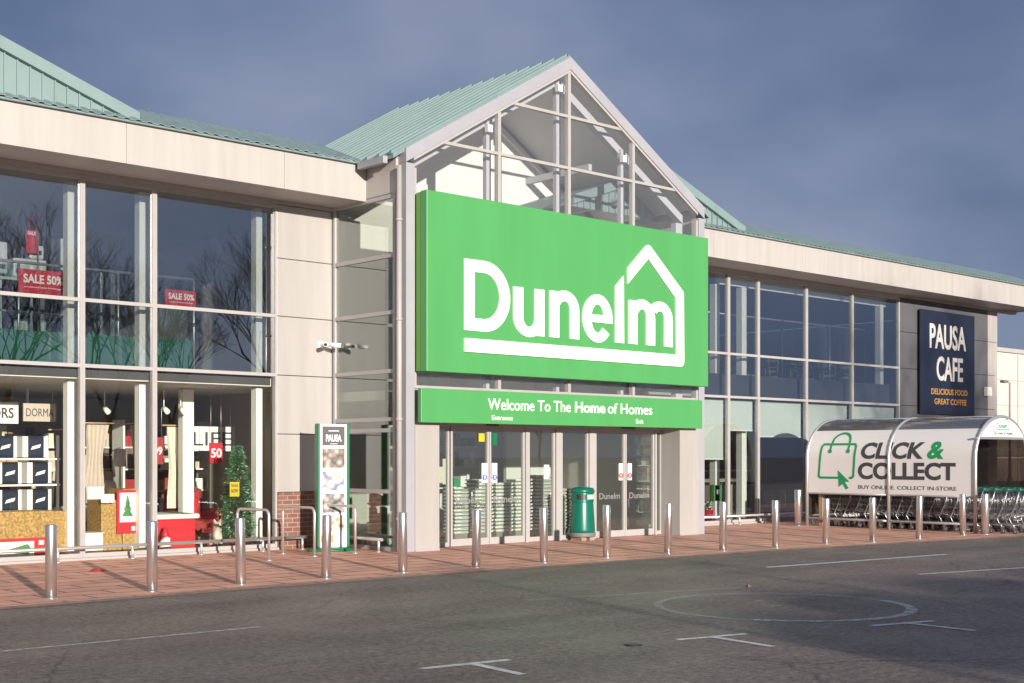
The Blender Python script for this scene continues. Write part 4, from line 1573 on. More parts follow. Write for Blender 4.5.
def curtain(name, label, x0, x1, y, z0, z1, m, lean=0, amp=.035, waves=5):
    p = MB()
    n = 40
    vs, fsx = [], []
    for zi in range(9):
        z = z0 + (z1 - z0) * zi / 8
        sq = 1 - .28 * math.sin(math.pi * zi / 8) ** 2
        for i in range(n + 1):
            u = i / n
            xx = (x0 + x1) / 2 + (u - .5) * (x1 - x0) * sq + lean * (1 - zi / 8)
            yy = y + amp * math.sin(u * waves * 2 * math.pi + .4 * zi)
            vs.append((xx, yy, z)); vs.append((xx, yy + .012, z))
    q = 2 * (n + 1)
    for zi in range(8):
        for i in range(n):
            a = zi * q + 2 * i
            fsx += [(a, a + 2, a + q + 2, a + q), (a + 1, a + q + 1, a + q + 3, a + 3)]
    p.add(vs, fsx, 0, True)
    t = thing(name, label, 'curtain', ((x0 + x1) / 2, y, z0), 'display curtains in the shop windows')
    p.build('fabric', m, t)
    p = MB(); p.tube((x0 - .1, y + .006, z1 + .03), (x1 + .1, y + .006, z1 + .03), .015); p.build('pole', M['wood'], t)


curtain('curtain', 'dark brown curtain hanging beside the bedding shelves', 10.0, 10.35, 1.9, .85, 2.2, M['curtain_d'])
curtain('curtain', 'pale beige curtain tied back left of the bed', 10.55, 10.98, 1.75, 1.2, 2.33, M['curtain'], -.1)
curtain('curtain', 'pale beige curtain hanging right of the bed', 11.40, 11.62, 1.75, 1.1, 2.33, M['curtain'], .12)
curtain('curtain', 'long cream patterned curtain above the white display bed', 12.33, 12.80, 2.1, .75, 2.32, M['curtain_w'])
tl = thing('table_lamp', 'white table lamp beside the bed', 'lamp', (11.95, 3.3, 1.1))
p = MB(); p.lathe([(.14, 1.55), (.11, 1.9)], 20, (11.95, 3.3, 0)); p.build('lamp_shade', M['card'], tl)
p = MB(); p.lathe([(.08, .71), (.08, .73), (.02, .76), (.03, 1.2), (.015, 1.56)], 16, (11.95, 3.3, 0)); p.build('lamp_base', M['card'], tl)
bt = thing('bedside_table', 'small white bedside table under the lamp', 'table', (11.95, 3.3, FZ))
p = MB(); p.box(11.72, 12.18, 3.1, 3.5, .66, .70); p.build('top', M['card'], bt)
for dx in (-.2, .2):
    for dy in (-.17, .17):
        p = MB(); p.box(11.95 + dx - .02, 11.95 + dx + .02, 3.3 + dy - .02, 3.3 + dy + .02, FZ, .66); p.build('leg', M['card'], bt)

# red pedestal with white display bed, gnome
rp_ = thing('display_table', 'red draped display table with a white cloth by the right mullion', 'display table', (11.85, 1.2, FZ))
p = MB(); p.rbox(11.47, 12.25, .85, 1.7, FZ, .60, .02); p.build('red_cover', M['red'], rp_)
p = MB(); p.rbox(11.40, 12.32, .80, 1.8, .602, .70, .04); p.build('cloth', M['linen'], rp_)
p = MB(); p.box(11.98, 12.12, .795, 1.6, .702, .71); p.build('dark_stripe', M['curtain_d'], rp_)
gm = thing('gnome_ornament', 'small gnome ornament with red hat in front of the red table', 'ornament', (11.5, .6, FZ))
p = MB(); p.lathe([(.08, 0), (.11, .02), (.1, .18), (.05, .26)], 18, (11.5, .6, FZ)); p.build('body', M['card'], gm)
p = MB(); p.lathe([(.085, .26), (.06, .34), (.02, .45), (0, .47)], 18, (11.5, .6, FZ)); p.build('hat', M['red'], gm)
p = MB(); p.lathe([(.0, .12), (.06, .18), (.07, .25), (.03, .28)], 14, (11.5, .55, FZ)); p.build('beard', M['white'], gm)

# red armchair
ac = thing('armchair', 'red tartan armchair behind the fir tree', 'armchair', (12.95, 2.2, FZ))
p = MB(); p.rbox(12.55, 13.35, 1.9, 2.6, .25, .52, .06); p.build('seat', M['red_dark'], ac)
p = MB(); p.rbox(12.55, 13.35, 2.5, 2.72, .4, 1.12, .08); p.build('backrest', M['red_dark'], ac)
for x in (12.50, 13.30):
    p = MB(); p.rbox(x, x + .14, 1.9, 2.6, .25, .72, .05); p.build('arm', M['red_dark'], ac)
for x in (12.6, 13.3):
    for y in (1.98, 2.6):
        p = MB(); p.tube((x, y, FZ), (x, y, .26), .025, 8); p.build('leg', M['wood'], ac)
p = MB(); p.rbox(12.7, 13.15, 2.32, 2.5, .54, .95, .07); p.build('cushion', M['red'], ac)


# fir tree
def fir(x, y, z, h, r0, label):
    t = thing('christmas_tree', label, 'christmas tree', (x, y, z))
    rnd = random.Random(11)
    p = MB()
    for k in range(2600):
        f_ = rnd.random() ** 1.35
        zz = z + .16 + (h - .16) * f_
        tier = .78 + .22 * math.sin(f_ * 44)
        rr = r0 * (1 - f_) ** .8 * tier * (0.35 + .65 * math.sqrt(rnd.random())) + .015
        a = rnd.uniform(0, 2 * math.pi)
        c = Vector((x + rr * math.cos(a), y + rr * math.sin(a) * .85, zz - .1 * rr))
        d = Vector((math.cos(a) + rnd.uniform(-.5, .5), math.sin(a) + rnd.uniform(-.5, .5), rnd.uniform(-.5, .35))).normalized()
        s_ = d.cross(Vector((0, 0, 1))).normalized()
        ln, wd = rnd.uniform(.05, .10), rnd.uniform(.008, .016)
        p.add([c - s_ * wd, c + s_ * wd, c + d * ln + s_ * wd * .3, c + d * ln - s_ * wd * .3 + Vector((0, 0, .01))], [(0, 1, 2, 3)], 1 if rnd.random() < .07 else 0)
    p.build('crown', [M['xmas'], M['white']], t)
    p = MB(); p.tube((x, y, z + .02), (x, y, z + h * .95), .025, 8, .005)
    for k in range(40):
        f_ = k / 40
        a = k * 2.4
        rr = r0 * (1 - f_) ** .8 * .8
        p.tube((x, y, z + .2 + (h - .25) * f_), (x + rr * math.cos(a), y + rr * math.sin(a) * .85, z + .16 + (h - .25) * f_), .006, 4)
    p.build('trunk', M['bark'], t)
    p = MB(); p.lathe([(.13, 0), (.17, .02), (.19, .16), (.17, .165)], 18, (x, y, z)); p.build('pot', M['red'], t)
    p = MB(); p.box(x - .34, x - .14, y - .29, y - .285, z + .98, z + 1.25); tg = p.build('yellow_tag', M['yellow'], t)
    p = MB(); text(p, 'SALE', x - .31, x - .17, z + 1.16, z + 1.21, front(y - .291), .003, .02); text(p, 'NOW', x - .31, x - .17, z + 1.05, z + 1.12, front(y - .291), .003, .02); p.build('tag_lettering', M['charcoal'], tg)


fir(13.0, .62, FZ, 1.92, .47, 'green frosted fir tree with a yellow tag standing in the window')


def skin_mesh(name, nodes, edges, radii, m, parent, sub=2):
    me = bpy.data.meshes.new(name)
    off = wloc(parent)
    me.from_pydata([Vector(n) - off for n in nodes], edges, [])
    o = bpy.data.objects.new(name, me)
    COL.objects.link(o)
    o.modifiers.new('skin', 'SKIN')
    for v, r in zip(me.skin_vertices[0].data, radii):
        v.radius = (r, r)
    me.skin_vertices[0].data[0].use_root = True
    sb = o.modifiers.new('subsurf', 'SUBSURF')
    sb.levels = sb.render_levels = sub
    dg = bpy.context.evaluated_depsgraph_get(); dg.update()
    m2 = bpy.data.meshes.new_from_object(o.evaluated_get(dg))
    m2.materials.clear()
    m2.materials.append(m)
    for q in m2.polygons:
        q.use_smooth = True
    o.modifiers.clear()
    o.data = m2
    bpy.data.meshes.remove(me)
    if parent is not None:
        o.parent = parent
    return o


dg_ = thing('dog_ornament', 'sitting brown and white dog ornament behind the cycle hoop', 'ornament', (12.5, .5, FZ))
X, Y, Z = 12.5, .55, FZ
nodes = [(X, Y + .08, Z + .12), (X, Y, Z + .25), (X, Y - .04, Z + .36), (X, Y - .07, Z + .45), (X, Y - .15, Z + .43), (X - .06, Y - .07, Z + .16), (X - .065, Y - .1, Z + .02), (X + .06, Y - .07, Z + .16), (X + .065, Y - .1, Z + .02),
         (X - .1, Y + .06, Z + .07), (X - .11, Y - .06, Z + .025), (X + .1, Y + .06, Z + .07), (X + .11, Y - .06, Z + .025), (X - .05, Y - .05, Z + .51), (X - .07, Y - .05, Z + .57), (X + .05, Y - .05, Z + .51), (X + .07, Y - .05, Z + .57)]
edges = [(0, 1), (1, 2), (2, 3), (3, 4), (1, 5), (5, 6), (1, 7), (7, 8), (0, 9), (9, 10), (0, 11), (11, 12), (3, 13), (13, 14), (3, 15), (15, 16)]
radii = [.10, .10, .075, .075, .045, .04, .03, .04, .03, .06, .03, .06, .03, .03, .012, .03, .012]
dm = food_mat('dog_coat', (.62, .58, .52), (.55, .5, .42), (.16, .09, .05), 5)
skin_mesh('body', nodes, edges, radii, dm, dg_)
p = MB(); p.lathe([(.02, 0), (.018, .02), (0, .025)], 10, (X, Y - .195, Z + .43))
for s in (-1, 1):
    p.lathe([(0, 0), (.012, .006), (.012, .018), (0, .024)], 10, (X + .032 * s, Y - .135, Z + .465))
p.build('eyes_and_nose', M['black'], dg_)


def hang_sign(label, x0, x1, z0, z1, y, txt, m, tm, top, size=.6, bold=.02):
    t = thing('hanging_sign', label, 'sign', ((x0 + x1) / 2, y, z0))
    p = MB(); p.box(x0, x1, y, y + .03, z0, z1); p.build('board', M[m], t)
    p = MB(); hh = (z1 - z0)
    wd = (x1 - x0)
    text(p, txt, x0 + .08 * wd, x1 - .08 * wd, z0 + hh * (.5 - size / 2), z0 + hh * (.5 + size / 2), front(y - .0005), .005, bold)
    p.build('lettering', M[tm], t)
    p = MB()
    for x in (x0 + .1 * wd, x1 - .1 * wd):
        p.tube((x, y + .015, z1), (x, y + .015, top), .004, 5)
    p.build('hanger', M['steel_thin'], t)


hang_sign('white hanging department sign with dark capitals above the bedding', 8.5, 9.56, 2.34, 2.72, 2.4, 'MIRRORS', 'card', 'charcoal', 2.98, .5)
hang_sign('taupe hanging brand sign with dark capitals above the bedding', 9.53, 10.13, 2.38, 2.70, 2.1, 'DORMA', 'curtain', 'charcoal', 2.98, .45, .0)
hang_sign('red hanging offer sign left of the cream curtain', 12.02, 12.36, 1.60, 2.12, 2.3, '209', 'red_dark', 'card', 2.98, .3)
hang_sign('red hanging offer sign just left of the fir tree top', 13.20, 13.48, 1.62, 2.02, 2.0, '50', 'red', 'white', 2.98, .45)
hang_sign('dark red hanging offer sign above the armchair', 12.95, 13.25, 1.52, 1.84, 2.9, '209', 'red_dark', 'card', 2.98, .3)
hang_sign('pale hanging sign with large dark capitals above the armchair', 13.25, 14.3, 1.86, 2.36, 2.9, 'LIFE', 'card', 'charcoal', 2.98, .55, .0)
# dim stock further inside: gondola shelves with coloured goods
rnd = random.Random(5)
for gi, (gx, gy, wdt, lbl) in enumerate(((8.0, 4.3, 3.6, 'long stocked shelf bay deep inside the left shop floor'), (11.4, 4.9, 2.8, 'stocked shelf bay behind the bed display'), (13.4, 4.1, 1.9, 'stocked shelf bay behind the armchair'), (28.5, 4.6, 2.6, 'stocked shelf bay behind the cafe counter'))):
    t = thing('stock_shelf', lbl, 'shelves', (gx, gy, FZ))
    for z in (.15, .6, 1.05, 1.5, 1.95):
        p = MB(); p.box(gx - wdt / 2, gx + wdt / 2, gy, gy + .5, z - .03, z); p.build('shelf', M['card'], t)
        p = MB()
        x = gx - wdt / 2 + .03
        while x < gx + wdt / 2 - .2:
            ww = rnd.uniform(.1, .24)
            p.box(x, x + ww, gy + .05, gy + .45, z + .001, z + rnd.uniform(.2, .42), rnd.randrange(7))
            x += ww + .015
        o = p.build('goods', [M['card'], M['red_dark'], M['curtain'], M['navy'], M['curtain_d'], M['wood'], M['curtain_w']], t)
    for x in (gx - wdt / 2 - .04, gx + wdt / 2):
        p = MB(); p.box(x, x + .04, gy, gy + .5, 0.03, 2.5); p.build('upright', M['card'], t)
# track lights under the ground-floor ceiling
for i, (x, y) in enumerate(((12.0, 1.6), (12.35, 1.6), (11.2, 2.4), (9.9, 2.8), (8.8, 3.2))):
    t = thing('spot_light', ('white spot light hanging above the cream curtain', 'white spot light hanging left of the inner column', 'white spot light above the bed', 'white spot light above the dark curtain', 'white spot light above the bedding shelves')[i], 'light', (x, y, 2.6), 'spot lights under the shop ceiling')
    p = MB(); p.tube((x, y, 2.66), (x + .02, y - .12, 2.58), .05, 12); p.build('head', M['white'], t)
    p = MB(); p.tube((x, y, 2.66), (x, y, 2.99), .012, 6); p.build('stem', M['white'], t)

# ------------------------------------------------------------------ upper left floor
UF = 3.26
bl = thing('glass_balustrade', 'glass balustrade with a steel top rail behind the upper left windows', 'balustrade', (9.5, 1.0, UF))
p = MB(); p.box(5.0, 12.2, .98, .992, UF + .1, 5.0); p.build('glass', M['glass_rail'], bl)
p = MB(); p.path([(4.6, .985, 5.04), (12.3, .985, 5.04), (12.3, 4.0, 5.04)], .025, 8); p.build('top_rail', M['steel_thin'], bl)
for x in (5.4, 7.2, 9.0, 10.8, 12.3):
    p = MB(); p.tube((x, 1.01, UF), (x, 1.01, 5.03), .022, 8); p.build('post', M['steel_thin'], bl)
gb = thing('green_floor_panel', 'long low green panel inside the foot of the upper left windows', 'panel', (8.5, .42, UF))
p = MB(); p.box(4.45, 12.05, .60, .62, UF + .12, 3.86); p.build('board', M['glass_green'], gb)
p = MB(); p.box(4.45, 12.05, .63, .66, UF, 3.80); p.build('backing', M['totem_green'], gb)


def sale(label, x0, x1, z0, z1, y):
    t = thing('sale_sign', label, 'sign', ((x0 + x1) / 2, y, z0))
    p = MB(); p.box(x0, x1, y, y + .02, z0, z1); p.build('board', M['red'], t)
    p = MB(); wd, hh = x1 - x0, z1 - z0
    text(p, 'SALE 50%', x0 + .1 * wd, x1 - .06 * wd, z0 + .42 * hh, z0 + .80 * hh, front(y - .0005), .004, .03)
    text(p, 'on selected home furnishings', x0 + .12 * wd, x1 - .1 * wd, z0 + .2 * hh, z0 + .3 * hh, front(y - .0005), .004, .01)
    p.build('lettering', M['white'], t)


sale('red sale sign fixed to the balustrade behind the leftmost upper window', 8.94, 9.76, 4.52, 4.92, .86)
sale('red sale sign fixed to the balustrade behind the third upper window', 11.64, 12.26, 4.50, 4.80, .86)
rt = thing('red_banner', 'tall narrow red banner standing among white display boxes upstairs', 'banner', (9.84, 2.5, 5.35))
p = MB(); p.box(9.74, 9.95, 2.5, 2.52, 5.45, 6.15); p.build('cloth', M['red'], rt)
p = MB(); text(p, 'SALE', 9.77, 9.92, 5.78, 5.85, front(2.4995), .004, .03); p.build('lettering', M['white'], rt)
p = MB(); p.tube((9.97, 2.51, UF), (9.97, 2.51, 6.2), .012, 6); p.build('pole', M['steel_thin'], rt)
for i, (x0, x1, z0, z1, lbl) in enumerate(((8.3, 8.9, 5.05, 5.5, 'white appliance box at the far left upstairs'), (8.95, 9.45, 5.05, 5.62, 'white appliance with a rounded lid left of the red banner'), (9.55, 10.2, 5.0, 5.36, 'long pale appliance box below the red banner'), (10.25, 10.62, 5.05, 5.80, 'tall white appliance box right of the red banner'), (9.85, 10.12, 5.365, 5.62, 'small white box on top of the long pale one'))):
    t = thing('appliance_box', lbl, 'box', (x0, 2.6, z0), 'white display boxes upstairs')
    p = MB(); p.rbox(x0, x1, 2.6, 3.0, z0, z1, .03); p.build('casing', M['appliance'], t)
    p = MB(); p.box(x0 + .05, x1 - .05, 2.59, 2.5995, z0 + .08, z0 + .16); p.build('label_strip', M['charcoal'], t)
ds = thing('display_stand', 'pale display stand carrying the white boxes upstairs', 'stand', (9.4, 2.9, UF))
p = MB(); p.box(8.0, 10.7, 2.55, 3.1, 4.94, 4.99); p.build('top', M['appliance'], ds)
for z in (4.4, 3.9):
    p = MB(); p.box(8.0, 10.7, 2.6, 3.1, z - .03, z); p.build('shelf', M['appliance'], ds)
for x in (8.0, 9.3, 10.66):
    p = MB(); p.box(x, x + .04, 2.6, 3.1, UF, 4.939); p.build('upright', M['appliance'], ds)
for i in range(5):
    x = 8.2 + .5 * i
    t = thing('picture_frame', 'small pale framed picture on the upstairs stand, ' + ('leftmost', 'second', 'third', 'fourth', 'rightmost')[i] + ' along the shelf', 'frame', (x, 2.62, 3.9), 'framed pictures on the upstairs stand')
    p = MB(); p.box(x - .12, x + .12, 2.62, 2.65, 3.905, 4.25); p.build('frame', M['appliance'], t)
    p = MB(); p.box(x - .07, x + .07, 2.615, 2.6195, 3.97, 4.18); p.build('picture', M['curtain'], t)

# ------------------------------------------------------------------ cafe upstairs, right
cr = thing('glass_screen', 'glass screen with steel posts in front of the upstairs cafe', 'screen', (31, 1.0, UF))
p = MB(); p.box(25.5, 34.8, .98, .992, UF + .1, 5.5); p.build('glass', M['glass_rail'], cr)
p = MB(); p.tube((25.3, .985, 5.54), (34.85, .985, 5.54), .025, 8); p.build('top_rail', M['steel_thin'], cr)
for x in (25.9, 28.35, 30.55, 32.85, 34.7):
    p = MB(); p.tube((x, 1.01, UF), (x, 1.01, 5.53), .025, 8); p.build('post', M['steel_thin'], cr)
ch = thing('cafe_chair', 'x', 'chair', (0, 0, 0), 'wooden chairs in the upstairs cafe')
p = MB(); p.rbox(-.2, .2, -.2, .2, .43, .47, .01); p.build('seat', M['wood'], ch)
for sx in (-1, 1):
    p = MB(); p.tube((sx * .18, -.18, 0), (sx * .18, -.18, .43), .018, 6); p.build('leg', M['wood'], ch)
    p = MB(); p.path([(sx * .18, .18, 0), (sx * .18, .18, .45), (sx * .18, .25, .98)], .018, 6); p.build('leg', M['wood'], ch)
p = MB()
for z in (.62, .76, .93):
    p.box(-.17, .17, .2 + (z - .5) * .12, .22 + (z - .5) * .12, z - .03, z + .03)
p.build('backrest', M['wood'], ch)
tb = thing('cafe_table', 'x', 'table', (0, 0, 0), 'dark tables in the upstairs cafe')
p = MB(); p.rbox(-.35, .35, -.35, .35, .72, .75, .01); p.build('top', M['table'], tb)
p = MB(); p.tube((0, 0, .03), (0, 0, .72), .03, 10); p.lathe([(.22, 0), (.22, .02), (.05, .04)], 18); p.build('pedestal', M['black'], tb)
k = 0
CF = 3.562
where = ('left end of the cafe windows', 'second cafe window from the left', 'third cafe window, left side', 'third cafe window, right side', 'fourth cafe window', 'right end of the cafe windows')
for i, x in enumerate((27.3, 28.9, 30.4, 31.9, 33.3, 34.4)):
    if i == 0:
        tb.location = (x, 1.7, CF)
    else:
        dup(tb, (x, 1.7 + .2 * (i % 2), CF), 0, 'dark square cafe table behind the ' + where[i])
    tb['label'] = 'dark square cafe table behind the ' + where[0]
    for s, rz in ((-1, 1), (1, -1)):
        lbl = 'wooden cafe chair %s of the table behind the %s' % ('left' if s < 0 else 'right', where[i])
        pos = (x + s * .55, 1.75 + .2 * (i % 2), CF)
        if k == 0:
            ch.location = pos; ch.rotation_euler = (0, 0, rz * R(80)); ch['label'] = lbl
        else:
            dup(ch, pos, rz * R(80) + .2 * math.sin(k * 3), lbl)
        k += 1

# ------------------------------------------------------------------ ground floor right
for (x0, x1, zb_, lbl) in ((24.98, 26.84, 1.70, 'long pale roller blind next to the entrance, pulled lowest'), (26.93, 28.05, 2.44, 'narrow pale roller blind in the second window right of the entrance'), (28.17, 30.19, 2.29, 'wide pale roller blind just left of the trolley shelter'), (30.31, 32.40, 2.22, 'wide pale roller blind above the trolley shelter banner'), (32.52, 34.86, 2.22, 'rightmost pale roller blind beside the grey cladding')):
    t = thing('roller_blind', lbl, 'blind', ((x0 + x1) / 2, .14, zb_), 'pale roller blinds right of the entrance')
    p = MB(); p.box(x0, x1, .135, .141, zb_, 3.18); p.build('fabric', M['frosted'], t)
    p = MB(); p.box(x0, x1, .128, .149, zb_ - .03, zb_ - .001); p.build('bottom_bar', M['card'], t)
cn = thing('cafe_counter', 'slatted pale counter inside the windows behind the trolley shelter', 'counter', (30, 1.3, FZ))
p = MB(); p.box(28.0, 33.6, 1.2, 1.8, FZ, 1.0); p.build('front', M['slats'], cn)
p = MB(); p.rbox(27.95, 33.65, 1.15, 1.85, 1.001, 1.05, .008); p.build('worktop', M['table'], cn)
gp = thing('hand_gel_stand', 'green dispenser stand just inside the window right of the entrance', 'stand', (26.95, .45, FZ))
p = MB(); p.rbox(26.80, 27.12, .40, .52, .60, 1.02, .01); p.build('board', M['green'], gp)
p = MB(); p.tube((26.96, .53, .05), (26.96, .53, .95), .03, 8); p.lathe([(.2, 0), (.2, .03)], 18, (26.96, .53, FZ)); p.build('pole', M['steel_thin'], gp)
p = MB(); p.rbox(26.9, 27.02, .37, .399, .78, .9, .008); p.build('dispenser', M['white'], gp)
rb = thing('flower_bucket', 'red and white flower bucket on the floor beside the green stand', 'bucket', (26.7, .5, FZ))
p = MB(); p.lathe([(.12, 0), (.16, .35), (.165, .36)], 18, (26.65, .5, FZ)); p.build('bucket', M['red'], rb)
p = MB()
rn = random.Random(2)
for i in range(60):
    a, r_, z_ = rn.uniform(0, 6.28), rn.uniform(0, .16), rn.uniform(.34, .55)
    c = Vector((26.65 + r_ * math.cos(a), .5 + r_ * math.sin(a), FZ + z_))
    p.lathe([(0, 0), (.03, .015), (.03, .03), (0, .045)], 6, c, rn.randrange(3))
p.build('flowers', [M['red'], M['card'], M['xmas']], rb)

# stacked shopping baskets inside the lobby
bk = thing('shopping_basket', 'x', 'basket', (0, 0, 0), 'stacked shopping baskets in the lobby')
p = MB()
for s in (-1, 1):
    p.add([(s * .16, -.10, 0), (s * .16, .10, 0), (s * .22, .15, .20), (s * .22, -.15, .20), (s * .165, -.10, 0), (s * .165, .10, 0), (s * .226, .15, .20), (s * .226, -.15, .20)], [(0, 1, 2, 3), (4, 7, 6, 5)])
    p.add([(-.16, s * .10, 0), (.16, s * .10, 0), (.22, s * .15, .20), (-.22, s * .15, .20), (-.16, s * .105, 0), (.16, s * .105, 0), (.22, s * .156, .20), (-.22, s * .156, .20)], [(0, 1, 2, 3), (4, 7, 6, 5)])
p.box(-.16, .16, -.10, .10, 0, .008)
p.build('tub', M['basket_tub'], bk)
p = MB()
p.box(-.24, .24, -.175, -.15, .178, .215); p.box(-.24, .24, .15, .17, .19, .215); p.box(-.24, -.22, -.149, .149, .19, .215); p.box(.22, .24, -.149, .149, .19, .215)
p.build('rim', M['basket'], bk)
p = MB(); p.tube((-.2, -.18, .2), (.2, -.18, .2), .008, 6); p.build('handle', M['steel_thin'], bk)
k = 0
SN = ('behind the left leaf of the entrance', 'behind the right leaf of the entrance, left', 'behind the right leaf of the entrance, right', 'behind the fixed pane right of the entrance', 'behind the pane left of the litter bin', 'behind the litter bin')
for i, (x, n_) in enumerate(((17.25, 13), (17.80, 15), (18.35, 14), (18.9, 15), (19.5, 16), (20.05, 12))):
    for j in range(n_):
        lbl = 'grey shopping basket in the stack %s' % SN[i]
        if j == n_ - 1:
            lbl = 'topmost grey shopping basket of the stack %s' % SN[i]
        pos = (x + .01 * math.sin(j * 5 + i), -.75 + .008 * math.cos(j * 7), FZ + .002 + j * .074)
        if k == 0:
            bk.location = pos; bk['label'] = lbl
        else:
            dup(bk, pos, .03 * math.sin(j * 3 + i), lbl)
        k += 1
# lobby clutter
t = thing('notice_stand', 'tall white notice board standing in the lobby', 'notice board', (17.9, .8, FZ))
p = MB(); p.box(17.75, 18.25, .8, .83, 1.15, 1.7); p.build('board', M['curtain_w'], t)
p = MB(); p.tube((18.0, .85, .05), (18.0, .85, 1.2), .02, 8); p.lathe([(.2, 0), (.2, .02)], 16, (18.0, .85, FZ)); p.build('pole', M['steel_thin'], t)
t = thing('product_display', 'dim stocked display rack deep in the lobby', 'display rack', (20.6, 3.0, FZ))
for z in (.5, 1.0, 1.5, 2.0):
    p = MB(); p.box(19.6, 21.6, 3.6, 4.0, z - .03, z); p.build('shelf', M['card'], t)
    p = MB()
    x = 19.65
    while x < 21.4:
        ww = rnd.uniform(.08, .2)
        p.box(x, x + ww, 3.65, 3.95, z + .001, z + rnd.uniform(.15, .4), rnd.randrange(5)); x += ww + .02
    p.build('goods', [M['card'], M['red_dark'], M['curtain'], M['navy'], M['green_ink']], t)

# ------------------------------------------------------------------ far building and lamp post on the right
fb = thing('far_building', 'pale box-shaped warehouse far behind the right end of the shop', 'building', (110, 25, 0))
p = MB(); p.box(84, 160, 25, 60, 0, 9.2); p.build('wall', M['far'], fb)
p = MB()
for z in (1.8, 3.6, 5.4, 7.2):
    p.box(83.99, 160.01, 24.97, 24.995, z, z + .05)
for x in (88.5, 92, 95.5, 99):
    p.box(x, x + .05, 24.96, 24.99, 0, 9.1)
p.build('panel_joint', M['soffit'], fb)
p = MB(); p.box(83.8, 160.2, 24.8, 60.2, 9.21, 9.5); p.build('parapet', M['cream'], fb)
p = MB(); p.box(90.3, 91.6, 24.93, 24.96, 3.2, 4.2); p.build('red_sign', M['red'], fb)


def lamp_post(x, y, h, label, arm=-.9, m='steel_thin'):
    t = thing('lamp_post', label, 'lamp post', (x, y, 0), 'lamp posts around the car park')
    p = MB(); p.tube((x, y, 0), (x, y, h), .09, 10, .05); p.lathe([(.16, 0), (.16, .5), (.1, .55)], 12, (x, y, 0)); p.build('column', M[m], t)
    p = MB(); p.tube((x, y, h), (x + arm * .5, y, h + .05), .035, 8); p.build('arm', M[m], t)
    p = MB(); p.rbox(min(x + arm * .45, x + arm), max(x + arm * .45, x + arm), y - .14, y + .14, h - .02, h + .12, .03); p.build('lantern', M['bin_grey'], t)


lamp_post(71.2, 15, 5.9, 'slim grey lamp post in front of the pale far warehouse', -.9, 'soffit')
lamp_post(3.7, -38.0, 5.6, 'grey lamp post behind the viewpoint whose thin shadow crosses the asphalt', .8)
lamp_post(6.9, -41.5, 5.9, 'grey lamp post at the back of the car park on the right', .8)


# ------------------------------------------------------------------ trees behind the car park, seen in the glass, and evergreens added for their shadow
def bare_tree(seed, h):
    rnd = random.Random(seed)
    trunk, limbs = MB(), MB()

    def grow(p, d, ln, r, lev):
        q = p + d * ln
        mb_ = trunk if lev == 0 else limbs
        if lev == 0:
            pts = [p]
            for i in range(1, 5):
                pts.append(p + d * ln * i / 4 + Vector((rnd.uniform(-.06, .06), rnd.uniform(-.06, .06), 0)))
            for i in range(4):
                mb_.tube(pts[i], pts[i + 1], r * (1 - .1 * i), 8, r * (.9 - .1 * i), caps=False)
            q = pts[-1]
        else:
            mb_.tube(p, q, r, 5 if lev < 3 else 3, r * .68, caps=False)
        if lev >= 8:
            return
        for i in range(3):
            ax = Vector((rnd.gauss(0, 1), rnd.gauss(0, 1), rnd.gauss(0, .5))).normalized()
            if lev >= 3 and rnd.random() < .14:
                continue
            sp = (.55 if lev > 0 else .65)
            nd = (d + ax * sp * rnd.uniform(.7, 1.3) + Vector((0, 0, .16))).normalized()
            grow(p + (q - p) * rnd.uniform(.6, 1.0) if i else q, nd, ln * rnd.uniform(.66, .88), r * .62, lev + 1)
    grow(Vector((0, 0, 0)), Vector((0, 0, 1)), h * .21, h * .010, 0)
    k_ = h / max(v.z for v in limbs.v)
    for mb_ in (trunk, limbs):
        mb_.v = [v * k_ for v in mb_.v]
    t = thing('bare_tree', 'x', 'tree', (0, 0, 0), 'bare winter trees across the car park')
    trunk.build('trunk', M['bark'], t)
    limbs.build('crown', M['bark'], t)
    return t


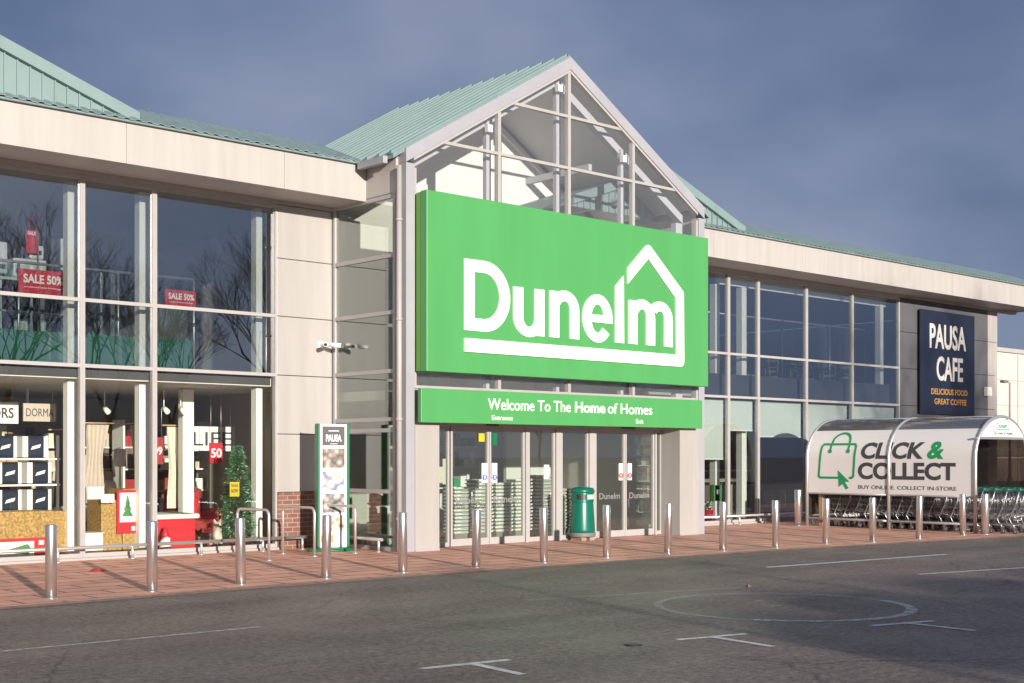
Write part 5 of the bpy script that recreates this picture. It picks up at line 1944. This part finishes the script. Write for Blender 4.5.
protos = [bare_tree(4, 13.0), bare_tree(9, 13.0)]
spots = [(27, -49, 1.05), (40, -62, 1.30), (46.5, -66, 1.2), (54, -63, 1.5), (29, -66, 1.0), (61, -66, 1.4), (70, -70, 1.1), (80, -66, 1.1), (95, -70, 1.1), (23, -58, 1.1), (25, -44, 1.16)]
TL = ['bare tree whose twigs shade the grey end wall', 'bare tree mirrored in the third upper window, left', 'bare tree mirrored in the third upper window, middle', 'bare tree mirrored in the third upper window, right',
      'bare tree mirrored beside the window frame', 'bare tree in the row behind, mirrored low', 'bare tree farther along the row', 'bare tree near the end of the row', 'bare tree at the far end of the row', 'tall bare tree standing in the second line', 'tall bare tree nearest the shop, its branch shadows on the fascia end']
for i, (x, y, s) in enumerate(spots):
    if i < 2:
        o = protos[i]; o['label'] = TL[i]
    else:
        o = dup(protos[i % 2], None, None, TL[i])
    o.location = (x, y, 0); o.scale = (s, s, s); o.rotation_euler = (0, 0, i * 2.1)


def evergreen(seed, x, y, h, w_, z0, label, nl=2200, lf=1.0, column=False):  # added out of view; flat crown shaped to cast the asphalt's dark patch
    rnd = random.Random(seed)
    t = thing('shadow_caster_tree', label, 'tree', (x, y, 0), 'evergreens added behind the viewpoint to cast shade')
    p = MB()
    for k in range(nl):
        v = Vector((rnd.gauss(0, 1), rnd.gauss(0, 1), rnd.gauss(0, 1))).normalized() * (rnd.random() ** .4)
        if column:
            a, rr, vz = rnd.uniform(0, 6.283), math.sqrt(rnd.random()), rnd.uniform(-1, 1)
            rr *= .72 + .28 * math.sin(a * 3 + vz * 5) if vz < .6 else 1.0 - (vz - .6)
            v = Vector((rr * math.cos(a), rr * math.sin(a), vz))
        c = Vector((x + v.x * w_, y + v.y * w_, z0 + (h - z0) / 2 * (1 + v.z)))
        d = Vector((rnd.gauss(0, 1), rnd.gauss(0, 1), rnd.gauss(0, 1))).normalized() * .16 * lf
        s_ = d.orthogonal().normalized() * .09 * lf
        p.add([c - d, c + s_, c + d, c - s_], [(0, 1, 2, 3)])
    p.build('crown', M['needle'], t)
    p = MB(); p.tube((x, y, 0), (x, y, (z0 + h) / 2), .12, 8, .06)
    for k in range(14):
        a = k * 2.4; zz = z0 + (h - z0) * (.2 + .045 * k)
        p.tube((x, y, zz - .3), (x + w_ * .7 * math.cos(a), y + w_ * .7 * math.sin(a), zz), .03, 5, .01)
    p.build('trunk', M['bark'], t)


for i, (x, y, h, w_, z0, lb_) in enumerate(((4.6, -39, 4.55, 1.0, 3.95, 'small round evergreen added behind the viewpoint to cast shade, leftmost'), (6.6, -39.3, 4.85, 1.5, 3.75, 'round evergreen added behind the viewpoint to cast shade, middle'), (9.2, -39.5, 4.9, 1.7, 3.6, 'broad round evergreen added behind the viewpoint to cast shade, right'), (12.0, -39.5, 4.8, 1.6, 3.6, 'round evergreen added behind the viewpoint to cast shade, farthest right'))):
    evergreen(20 + i, x, y, h, w_, z0, lb_)
